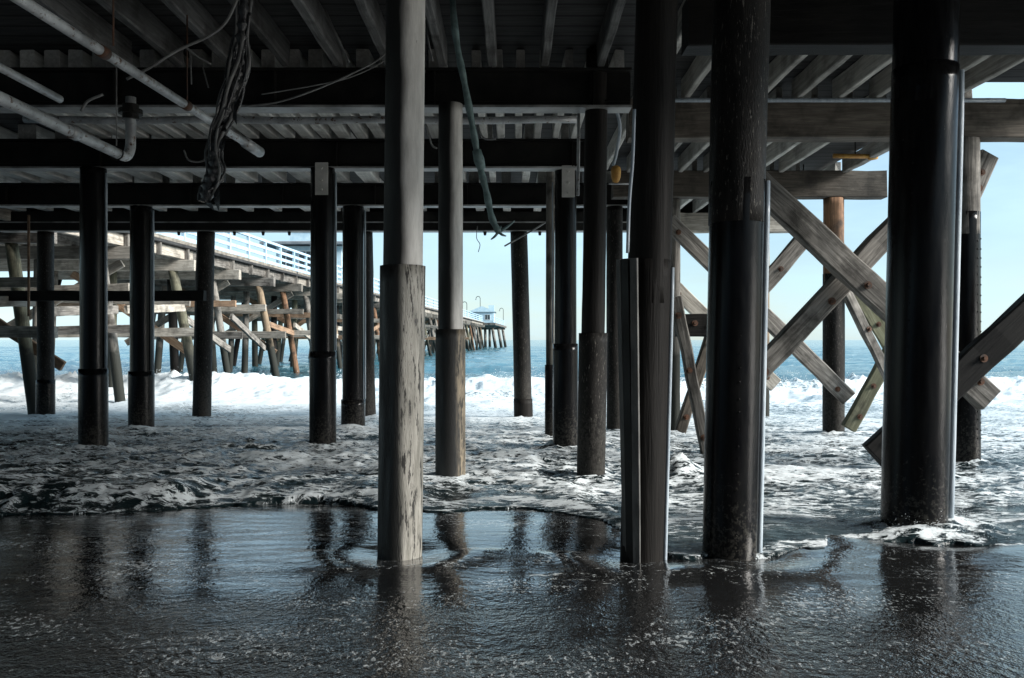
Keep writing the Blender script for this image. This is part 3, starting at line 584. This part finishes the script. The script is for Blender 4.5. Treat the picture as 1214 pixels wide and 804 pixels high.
# ------------------------------------------------------------------ braces on the right
GB = 'timber braces among the right piles'
def brace(x0, y0, x1, y1, d0, d1, hpx, thick, mat, label, name='brace'):
    dm = (d0 + d1) / 2
    o = beam(name, at(x0, y0, d0), at(x1, y1, d1), thick, hpx * dm / F, M[mat], label, 'brace', GB, rough=.013, bevel=.02)
    Ln = (at(x0, y0, d0) - at(x1, y1, d1)).length
    for u in (-.5 + .28 / Ln, .5 - .28 / Ln, rng.uniform(-.08, .08)):
        bm = bmesh.new(); Rx = Matrix.Rotation(R(90), 4, 'X')
        bmesh.ops.create_cone(bm, cap_ends=True, segments=16, radius1=.05, radius2=.05, depth=.008, matrix=Rx)
        bmesh.ops.create_cone(bm, cap_ends=True, segments=6, radius1=.028, radius2=.026, depth=.05, matrix=Matrix.Translation((0, -.02, 0)) @ Rx)
        bm_obj('bolt', bm, M['rusty'], o, (u * Ln, -thick / 2 - .006, rng.uniform(-.2, .2) * hpx * dm / F))
    return o
brace(880, 200, 1172, 474, 10.75, 10.75, 31, .2, 'wood_grey', 'thickest grey brace slanting down right, crossing in front of the orange topped pile')
brace(1036, 541, 1262, 329, 10.40, 10.40, 36, .16, 'wood_black', 'black brace rising right behind the thickest pile, its end near the water')
brace(884, 456, 1085, 243, 11.05, 11.05, 25, .2, 'wood_grey', 'split grey brace rising right, crossing under the thickest brace')
brace(792, 262, 1006, 472, 15.62, 15.62, 19, .14, 'wood_grey', 'long thin grey brace slanting down right, its cut end on the orange topped pile')
brace(862, 388, 972, 262, 15.42, 15.42, 20, .14, 'wood_grey', 'pale brace rising right behind the thickest brace')
brace(796, 338, 919, 457, 20.72, 20.72, 18, .14, 'wood_tan', 'farthest pale brace, its lower end poking out beside the black jacketed pile')
brace(994, 326, 1058, 458, 14.3, 14.6, 12, .12, 'wood_grey', 'steep dark edged brace leaning down right beside the thickest pile')
brace(1008, 326, 1075, 440, 15.8, 15.8, 22, .08, 'wood_green', 'wide mossy board leaning down right behind the steep brace')
brace(1006, 508, 1064, 402, 15.35, 15.35, 17, .14, 'wood_green', 'mossy brace standing in the water, rising right from the orange topped pile')
brace(1134, 262, 1168, 184, 11.62, 11.62, 24, .22, 'wood_grey', 'short grey timber end sticking up right of the riveted pile')
brace(801, 352, 838, 540, 12.6, 12.6, 13, .14, 'wood_grey', 'steep grey brace leaning down right just left of the black jacketed pile')
brace(806, 512, 846, 388, 14.6, 14.6, 13, .14, 'wood_beam', 'dark brace rising right from the slim grey pile foot')
brace(802, 386, 885, 386, 14.0, 14.0, 27, .25, 'wood_black', 'short black horizontal timber block left of the black jacketed pile')
brace(807, 505, 840, 412, 18.6, 18.6, 9, .12, 'wood_tan', 'thin tan brace glimpsed between the squarish and black jacketed piles')

# ------------------------------------------------------------------ pipes, conduits, cables overhead
GPI = 'pipes under the deck'
yA = 10.22
tube('pipe', [Vector((x, yA, EYE + 2.775)) for x in np.linspace(-7.0, .82, 12)], .026, M['galv'], 'upper of the two silver pipes running across behind the nearest steel cap', 'pipe', GPI)
tube('pipe', [Vector((x, yA + .16, EYE + 2.705 + .01 * math.sin(x * 3))) for x in np.linspace(-6.0, .84, 14)], .046, M['galv'], 'lower, thicker of the two silver pipes running across behind the nearest steel cap', 'pipe', GPI)
pa = [Vector((-4.15, d, EYE + 1.96)) for d in np.linspace(5.6, 9.0, 8)]
arc = [Vector((-4.15, 9.0 + .18 * math.sin(a), EYE + 1.96 + .18 - .18 * math.cos(a))) for a in np.linspace(.2, 1.57, 7)]
e = empty('drain_pipe', (-4.15, 9.0, EYE + 1.96)); tag(e, 'thick silver drain pipe at left with an elbow turning up to a dark flange', 'pipe', GPI)
tube('pipe_run', pa + arc + [Vector((-4.15, 9.18, EYE + 2.14 + k * .1)) for k in range(1, 6)], .054, M['galv'], parent=e, seg=16)
bm = bmesh.new(); bmesh.ops.create_cone(bm, cap_ends=True, segments=20, radius1=.125, radius2=.125, depth=.05); bmesh.ops.create_cone(bm, cap_ends=True, segments=20, radius1=.085, radius2=.085, depth=.16)
bm_obj('flange', bm, M['steel'], e, (-0.0, .18, .52))
bm = bmesh.new(); tube_bm(bm, [Vector((.07 * math.cos(a), 0, .07 * math.sin(a))) for a in np.linspace(0, 6.28, 18)], .008, 6, False); bm_obj('pipe_clamp', bm, M['steel'], e, (0, -.15, 0))
tube('hanger', [Vector((-4.15, 8.85, EYE + 2.03)), Vector((-4.15, 8.85, EYE + 3.1))], .007, M['cable'], parent=e, seg=6)
e = empty('drain_pipe', (-3.09, 8.5, EYE + 2.26)); tag(e, 'straight silver pipe running back behind the hanging cable bundle, open at its end', 'pipe', GPI)
tube('pipe_run', [Vector((-3.25 + .2 * (d - 6.2) / 4, d, EYE + 2.27)) for d in np.linspace(4.2, 10.2, 8)], .042, M['galv'], parent=e, seg=14)
tube('coupling', [Vector((-3.07, 9.7, EYE + 2.27)), Vector((-3.052, 10.2, EYE + 2.27))], .064, M['galv'], parent=e, seg=14)
for yy in (6.3, 7.9): tube('coupling', [Vector((-4.15, yy, EYE + 1.96)), Vector((-4.15, yy + .14, EYE + 1.96))],   .064, M['rusty' if yy < 7 else 'galv'], parent=[q for q in sc.objects if q.name == 'drain_pipe'][0], seg=16)
for yy in (6.6, 8.1):
    tube('hanger', [Vector((-3.12, yy, EYE + 2.30)), Vector((-3.12, yy, EYE + 3.12))], .008, M['rusty'], parent=e, seg=6)
    tube('coupling', [Vector((-3.25 + .2 * (yy - 6.2) / 4, yy, EYE + 2.27)), Vector((-3.25 + .2 * (yy - 6.1) / 4, yy + .1, EYE + 2.27))], .05, M['rusty'], parent=e, seg=14)
tube('pipe', [Vector((-4.02, d, EYE + 2.14)) for d in np.linspace(5.2, 7.5, 4)], .036, M['galv'], 'short silver pipe above the elbowed drain pipe at far left', 'pipe', GPI)
tube('pipe', [Vector((x, 10.95, EYE + 3.11)) for x in np.linspace(1.7, 6.4, 8)], .028, M['jacket_edge'], 'thin blue grey pipe running along the top of the brown timber cap', 'pipe', GPI)
tube('conduit', [at(686, 126, 10.1), at(686, 160, 10.1), at(685, 232, 10.1)], .02, M['galv'], 'vertical grey conduit dropping beside the plated pile', 'conduit')
tube('conduit', spline([at(752, 130, 5.66), at(750, 190, 5.66), at(746, 240, 5.66), at(744, 300, 5.66)], 5), .012, M['jacket_edge'], 'thin blue grey conduit down the left side of the squarish pile', 'conduit')
tube('conduit', spline([at(716, 128, 10.6), at(728, 126, 10.6), at(735, 150, 10.7), at(731, 180, 10.8), at(727, 196, 10.8)], 5), .022, M['jacket_edge'], 'bent blue grey conduit right of the dark timber pile', 'conduit')
e = empty('valve', at(733, 206, 10.8)); tag(e, 'small orange valve hanging under the bent conduit', 'valve')
bm = bmesh.new(); tube_bm(bm, [Vector((0, 0, z)) for z in (.10, .08, .05, -.05, -.1, -.12)], [.03, .055, .065, .06, .04, .02], 12); bm_obj('body', bm, M['yellow'], e, (-.03, 0, 0), smooth=True)
bm = bmesh.new(); tube_bm(bm, [Vector((-.12, 0, 0)), Vector((.16, 0, 0))], .012, 8); bm_obj('stem', bm, M['galv'], e, (0, 0, -.13), smooth=True)
for (x0, x1, y_, d, lb) in ((988, 1040, 185, 14.6, 'upper rusty yellow pipe end under the rim joist'), (930, 975, 213, 16.6, 'lower rusty yellow pipe end beneath the timber joists')):
    e = empty('yellow_pipe', at(x0, y_, d)); tag(e, lb, 'pipe', 'yellow pipes under the open edge')
    tube('pipe_run', [at(x0, y_, d), at(x1 - 8, y_ + .5, d)], .04, M['yellow'], parent=e)
    tube('nozzle', [at(x1 - 10, y_ + .5, d), at(x1 - 6, y_ + .5, d), at(x1, y_ + .6, d)], [.06, .07, .05], M['yellow'], parent=e)
    tube('hanger', [at((x0 + x1) / 2, y_, d), at((x0 + x1) / 2, y_, d) + Vector((0, 0, .5))], .012, M['steel'], parent=e, seg=6)
# the teal hose
e = empty('hose', at(537, 20, 8.6)); tag(e, 'teal grey hose hanging slantwise in the middle, frayed at its lower end', 'hose')
hp = spline([at(534, -40, 8.5), at(540, 40, 8.5), at(551, 100, 8.5), at(562, 160, 8.55), at(567, 190, 8.6), at(576, 225, 8.6), at(583, 258, 8.6), at(592, 276, 8.6)], 5)
tube('hose_run', hp, [.034 + .005 * math.sin(i * 1.7) for i in range(len(hp))], M['teal'], parent=e)
tube('tape_wrap', [at(565, 178, 8.55), at(568, 190, 8.58), at(571, 201, 8.6)], [.045, .056, .042], M['teal'], parent=e)
for (x, y) in ((582, 284), (600, 280), (594, 268), (610, 262)):
    tube('frayed_strand', spline([at(591, 275, 8.6), at((591 + x) / 2, (275 + y) / 2 + 1, 8.58), at(x, y, 8.6)], 3), [.018, .016, .015, .014, .012, .01, .006], M['teal'], parent=e, seg=6)
# cables
GW = 'loose cables under the deck'
def cable(ctrl, r, label, d, mat='cable'):
    tube('cable', spline([at(x, y, d + dd) for (x, y, dd) in [c if len(c) == 3 else (*c, 0) for c in ctrl]], 6), r, M[mat], label, 'cable', GW, seg=6)
cable([(290, 126), (330, 121), (375, 106), (420, 86), (452, 68), (475, 40)], .010, 'upper sagging cable sweeping up right to the nearest pale pile', 9.2)
cable([(310, 112), (375, 101), (420, 90), (462, 68), (490, 40)], .007, 'thinner sagging cable rising beside the upper one', 9.3)
cable([(150, 94), (178, 80), (210, 60), (245, 44), (268, 26), (285, -10)], .013, 'cable rising from the silver pipe end to the hanging bundle', 7.6)
cable([(220, 56), (236, 68), (250, 76)], .010, 'short loose cable end left of the hanging bundle', 7.7)
cable([(96, 132), (104, 120), (122, 112)], .014, 'short stiff cable over the elbowed drain pipe', 8.2)
cable([(384, 8), (398, 40), (414, 74)], .012, 'pale straight wire beside a front joist, top left of the nearest pale pile', 8.8)
cable([(505, 22), (508, 50), (513, 72)], .010, 'thin wire between hose and second front joist at the top', 8.8)
cable([(560, 138), (566, 150), (574, 164), (588, 165)], .011, 'curled pale wire right of the hose near the silver pipes', 10.6)
cable([(503, 143), (508, 158), (512, 172), (518, 176)], .012, 'curled pale wire left of the second pale pile', 10.6)
cable([(566, 268), (565, 282), (569, 290), (567, 299)], .008, 'thin wire dangling against the sky left of the lone middle pile', 18)
cable([(226, 66), (227, 100)], .007, 'thin vertical wire left of the hanging bundle', 7.9)
cable([(240, 78), (247, 104)], .007, 'slanting thin wire left of the hanging bundle', 7.9)
cable([(34, 255), (34, 375)], .03, 'thin rusty rod hanging at the far left edge', 19.5, 'wood_rust')
cable([(598, 292), (640, 268), (672, 246)], .02, 'stiff wire slanting up from the lone middle pile top', 19.8)
cable([(218, 178), (224, 190), (240, 191), (250, 180)], .010, 'hanging loop of cable left of the bundle foot', 8.6)
# hanging wrapped bundle
e = empty('cable_bundle', at(270, 110, 7.8)); tag(e, 'thick black bundle of wrapped cables hanging down at left, glossy and torn', 'cable bundle')
core = [(292, -40), (289, 10), (286, 45), (283, 75), (276, 105), (268, 135), (258, 158), (254, 178), (255, 200), (248, 220), (243, 240)]
rad = [.05, .06, .07, .085, .09, .085, .06, .06, .08, .085, .06]
cp = spline([at(x, y, 7.8) for x, y in core], 7); rr_ = np.interp(np.linspace(0, 10, len(cp)), range(11), rad)
bm = bmesh.new(); base_o = Vector(e.location)
tube_bm(bm, [p - base_o for p in cp], [float(r_) * .75 * (1 + .25 * math.sin(i * 1.9)) for i, r_ in enumerate(rr_)], 14)
bm_obj('core', bm, M['plastic'], e, smooth=True)
for k in range(20):
    ph = rng.uniform(0, 6.28); tw = rng.uniform(-.9, .9); i0 = rng.randint(0, 20); i1 = rng.randint(38, len(cp) - 1)
    pts = []
    for i in range(i0, i1):
        a = ph + tw * i / 20; r_ = float(rr_[i]) * (.95 + .22 * math.sin(i * .33 + ph * 2))
        pts.append(cp[i] + Vector((math.cos(a) * r_, math.sin(a) * r_, 0)))
    tube('strand', pts, rng.uniform(.009, .02), M['plastic' if k % 3 else 'cable'], parent=e, seg=6)
for k in range(9):
    i = rng.randint(20, len(cp) - 2); a = rng.uniform(0, 6.28); p = cp[i] + Vector((math.cos(a), -.4, 0)) * float(rr_[i]) * .8
    q = p + Vector((rng.uniform(-.14, .14), rng.uniform(-.08, .04), rng.uniform(-.22, -.05)))
    bm = bmesh.new(); v = [bm.verts.new(u - base_o) for u in (p, p + Vector((.05, 0, .03)), (p + q) / 2 + Vector((.045, -.03, .0)), q, (p + q) / 2 + Vector((-.03, .02, 0)))]
    bm.faces.new(v); r = bmesh.ops.solidify(bm, geom=bm.faces[:], thickness=.004)
    bm_obj('torn_wrap', bm, M['plastic'], e)

# ------------------------------------------------------------------ the long pier on the left
def xr(d): return -13.15 + .045 * d
def pp(lat, d, z): return Vector((xr(d) - lat, d, z))
PD = 4.78
GBENT = 'piles of the long side pier'
e = empty('pier_deck', (xr(60), 60, PD)); tag(e, 'long timber pier deck running out to sea at left', 'pier deck')
o_ = e.location
def prism(name, p0, p1, wd, ht, mat, parent): return beam(name, Vector(p0) - o_, Vector(p1) - o_, wd, ht, mat, parent=parent, rough=.0, bevel=.01)
prism('planking', pp(3.9, -6, PD + .06), pp(3.9, 168, PD + .06), 8.1, .1, M['deck'], e)
for k, lat in enumerate((.12, 1.6, 3.1, 4.6, 6.1, 7.6)):
    for q in range(14):
        d0 = -6 + q * 12.4; d1 = d0 + 12.38
        prism('stringer', pp(lat, d0, PD - .19), pp(lat, d1, PD - .19), .14, .36 + rng.uniform(-.02, .02), M[rng.choice(['wood_tan', 'wood_grey', 'wood_tan'])], e)
for q in range(28):
    prism('rail_bracket', pp(-.02, 21.8 + q * 2.175, PD - .42), pp(-.02, 21.8 + q * 2.175, PD + .1), .16, .1, M['wood_grey'], e)
for q in range(7):
    prism('kerb_timber', pp(-.02, -6 + q * 24.8, PD + .18), pp(-.02, -6 + q * 24.8 + 24.6, PD + .18), .2, .13, M['wood_tan'], e)
d = 13.0; n = 0; bents = []
while d < 166: bents.append(d); d += 4.35
for i, d in enumerate(bents):
    n = i + 1; near = d < 75; who = f'of the {ordinal(n)} bent of the long side pier'
    beam('crossbeam', pp(-.38, d, 4.18), pp(7.9, d, 4.18), .32, .40, M[rng.choice(['wood_tan', 'wood_grey', 'wood_tan'])], f'timber crossbeam {who}', 'beam', 'caps of the long side pier')
    for j, (lat, out) in enumerate(((.55, .85), (2.5, .15), (4.9, -.2), (7.3, -.9))):
        lat += rng.uniform(-.25, .25); out += rng.uniform(-.3, .3); r = rng.uniform(.15, .19)
        mt = rng.choice(['pile_green', 'pile_tan', 'pile_grey', 'pile_grey', 'pile_rust']) if j == 0 else rng.choice(['pile_grey', 'pile_grey', 'pile_green', 'pile_wood'])
        top = pp(lat, d, 3.98); b0 = pp(lat - out, d + rng.uniform(-.3, .3), -1.3)
        bm = shaft_bm(-1.3, 3.98, r, r * .92, (top.x - b0.x, top.y - b0.y), .02 if near else .0, 14 if near else 8, seed=i * 4 + j, dz=.4 if near else 2)
        tag(bm_obj('pier_pile', bm, M[mt], loc=(b0.x, b0.y, 0), smooth=True), f'{["outer raking", "second", "third", "innermost raking"][j]} pile {who}', 'pile', GBENT)
    if d < 130:
        for zz, nm in ((2.95, 'upper'), (1.75, 'lower')):
            a = rng.uniform(-.12, .12); e0 = rng.uniform(.25, .9)
            beam('girt', pp(-.35 - rng.uniform(0, .5) + (.3 if nm == 'upper' else -.2), d - .26, zz + a), pp(7.6, d - .26, zz - a), .16, rng.uniform(.24, .34),
                 M[rng.choice(['wood_tan', 'wood_grey', 'wood_rust', 'wood_tan'])], f'{nm} girt {who}', 'girt', 'girts of the long side pier')
    if d < 100:
        s_ = 1 if i % 2 else -1
        l0, l1 = (.2, 4.6) if s_ > 0 else (4.2, -.2)
        beam('pier_brace', pp(l0, d + .27, 3.9), pp(l1 + rng.uniform(-.4, .4), d + .27, 1.1 + rng.uniform(-.4, .4)), .12, .26, M[rng.choice(['wood_tan', 'wood_rust', 'wood_grey'])],
             f'slanting brace {who}', 'brace', 'braces of the long side pier')
    if d < 75:
        beam('pier_strut', pp(.1, d + .3, 2.2 + rng.uniform(-.4, .3)), pp(rng.uniform(-.3, .3), d + 4.1, 1.3 + rng.uniform(-.3, 1.6)), .12, .26, M[rng.choice(['wood_rust', 'wood_tan', 'wood_grey'])],
             f'lengthwise strut running back from the {ordinal(n)} bent of the side pier', 'brace', 'struts of the long side pier')
# end platform
for k, (d, lat0, lat1) in enumerate(((178, -1.6, 5), (192, -2.0, 5), (206, -2.2, 5))):
    beam('crossbeam', pp(lat0, d, 4.2), pp(lat1, d, 4.2), .4, .45, M['wood_grey'], f'{["nearest", "middle", "farthest"][k]} cap under the pier head platform', 'beam', 'caps of the pier head')
    for j, lat in enumerate((lat0 + .6, 1.6, 4.4)):
        r = .34; out = (.9, .1, -.4)[j]
        b0 = pp(lat - out, d, -1.5); top = pp(lat, d, 4.0)
        tag(bm_obj('pier_pile', shaft_bm(-1.5, 4.0, r, r * .9, (top.x - b0.x, 0), 0, 8, dz=2), M['pile_grey'], loc=(b0.x, b0.y, 0), smooth=True),
            f'{["right", "middle", "left"][j]} pile under the {["nearest", "middle", "farthest"][k]} pier head cap', 'pile', 'piles of the pier head')
e = empty('pier_platform', (xr(190), 190, PD)); tag(e, 'platform at the far end of the long pier', 'platform'); o_ = e.location
prism('planking', pp(1.4, 166, PD - .15), pp(1.4, 209, PD - .15), 7.6, .45, M['wood_grey'], e)
# railings
def railing(d0, d1, lat, name, label, step, group, inner=True, zb=PD + .1):
    e = empty('railing', pp(lat, d0, zb)); tag(e, label, 'railing', group); o = e.location
    L_ = d1 - d0; k = max(1, round(L_ / step))
    for i in range(k):
        dd = d0 + L_ * i / k; b0 = pp(lat, dd, zb) - o
        beam('post', b0, b0 + Vector((0, 0, 1.2)), .12, .12, M['rail'], parent=e, rough=0, bevel=.01, up=(0, 1, 0))
    for z, h in ((1.2, .12), (.88, .15), (.56, .15), (.26, .15)):
        beam('rail', pp(lat, d0, zb + z) - o, pp(lat, d1, zb + z) - o, .1 if z > 1 else .05, h, M['rail'], parent=e, rough=0, bevel=.008)
    return e
d = 21.7; i = 0
while d < 164:
    i += 1; d1 = min(d + 8.7, 165); st = 2.17 if d < 80 else 4.35
    railing(d, d1 - .01, .05, 'railing', f'{ordinal(i)} stretch from shore of pale blue near side pier railing', st, 'near railing of the long pier')
    if d < 80: railing(d, d1 - .01, 7.8, 'railing', f'{ordinal(i)} stretch from shore of pale blue far side pier railing', st * 2, 'far railing of the long pier')
    d = d1
railing(166, 208, -2.0, 'railing', 'railing on the seaward platform at the pier end', 6, None)
# watch-house on the pier
def window(parent, c, s, mull=1):
    bm = bmesh.new(); x, z = s; f = .08
    for (cx, cz, sx, sz) in ((0, z / 2 - f / 2, x, f), (0, -z / 2 + f / 2, x, f), (-x / 2 + f / 2, 0, f, z - 2 * f), (x / 2 - f / 2, 0, f, z - 2 * f)): bm_box(bm, (cx, 0, cz), (sx, .08, sz))
    for k in range(mull): bm_box(bm, (-x / 2 + x * (k + 1) / (mull + 1), 0, 0), (.05, .06, z - 2 * f))
    fr = bm_obj('window', bm, M['trim'], parent, c)
    bm = bmesh.new(); bm_box(bm, (0, .02, 0), (x - 2 * f, .02, z - 2 * f)); bm_obj('pane', bm, M['glass'], fr)
def hip(bm, x, y, z, h, over):
    X_, Y_ = x / 2 + over, y / 2 + over; rx = max(.02, X_ - Y_)
    b = [bm.verts.new(p) for p in ((-X_, -Y_, z), (X_, -Y_, z), (X_, Y_, z), (-X_, Y_, z))]; lo = [bm.verts.new(v.co - Vector((0, 0, .16))) for v in b]
    r = [bm.verts.new((-rx, 0, z + h)), bm.verts.new((rx, 0, z + h))]
    bm.faces.new((b[0], b[1], r[1], r[0])); bm.faces.new((b[1], b[2], r[1])); bm.faces.new((b[2], b[3], r[0], r[1])); bm.faces.new((b[3], b[0], r[0]))
    for k in range(4): bm.faces.new((b[k], lo[k], lo[(k + 1) % 4], b[(k + 1) % 4]))
    bm.faces.new(lo)
    bmesh.ops.recalc_face_normals(bm, faces=bm.faces)
e = empty('watch_house', pp(3.9, 61.5, PD + .11)); tag(e, 'two storey pale blue house with grey overhanging roof on the long pier', 'building')
bm = bmesh.new(); bm_box(bm, (0, 0, 1.6), (4.6, 4.4, 3.2)); bm_obj('wall', bm, M['wall_blue'], e)
bm = bmesh.new(); hip(bm, 4.6, 4.4, 3.42, .42, .9); bm_obj('roof', bm, M['roof'], e)
bm = bmesh.new(); bm_box(bm, (-.5, 0, 4.8), (2.2, 2.4, 2.4)); bm_obj('upper_wall', bm, M['wall_blue'], e)
bm = bmesh.new(); hip(bm, 2.2, 2.4, 6.15, .8, .5); o = bm_obj('upper_roof', bm, M['roof'], e); o.location = (-.5, 0, 0)
for x in (-1.6, -.2, 1.3): window(e, (x, -2.24, 2.2), (1.1, 1.4))
window(e, (-.5, -1.24, 4.95), (1.3, 1.2), 2)
for k, y in enumerate((-1.2, .6)): 
    pass
e = empty('pier_house', pp(1.7, 186, PD + .08)); tag(e, 'small blue gabled house at the far end of the long pier', 'building')
bm = bmesh.new(); bm_box(bm, (0, 0, 1.35), (5.2, 9, 2.7)); bm_obj('wall', bm, M['wall_blue'], e)
bm = bmesh.new()
vs = [bm.verts.new(p) for p in ((-3, -4.9, 2.65), (0, -4.9, 3.9), (3, -4.9, 2.65), (3, 4.9, 2.65), (0, 4.9, 4.0), (-3, 4.9, 2.65))]
for f in ((0, 1, 4, 5), (1, 2, 3, 4), (0, 2, 1), (3, 5, 4), (0, 5, 3, 2)): bm.faces.new([vs[k] for k in f])
bmesh.ops.recalc_face_normals(bm, faces=bm.faces)
for f_ in bm.faces:
    f_.material_index = 1 if len(f_.verts) == 3 else 0
bm_obj('roof', bm, [M['roof'], M['wall_blue']], e)
bm = bmesh.new(); bm_box(bm, (1.9, 2, 3.5), (1.3, 1.3, 1.6)); bm_obj('chimney', bm, M['wall_blue'], e)
for x in (-1.2, 1.2): window(e, (x, -4.54, 1.5), (1.2, 1.2))
def lamp(d, lat, h, label):
    e = empty('pier_lamp', pp(lat, d, PD + .1)); tag(e, label, 'lamp', 'lamps on the long pier')
    pts = [Vector((0, 0, z)) for z in (0, h * .5, h - .5)] + [Vector((-.45 + .45 * math.cos(a), 0, h - .5 + .5 * math.sin(a))) for a in np.linspace(.3, 3.1, 8)]
    bm = bmesh.new(); tube_bm(bm, pts, .06, 6); bm_obj('post', bm, M['steel'], e, smooth=True)
    bm = bmesh.new(); bmesh.ops.create_cone(bm, cap_ends=True, segments=10, radius1=.22, radius2=.05, depth=.3); bm_obj('lamp_head', bm, M['roof'], e, (-.9, 0, h - .6))
lamp(182, 1.9, 6.0, 'curved pier lamp rising behind the small blue house roof')
lamp(168, 3.4, 4.2, 'curved pier lamp just left of the small blue house')
lamp(207, -1.7, 4.4, 'curved pier lamp at the outermost end of the pier')
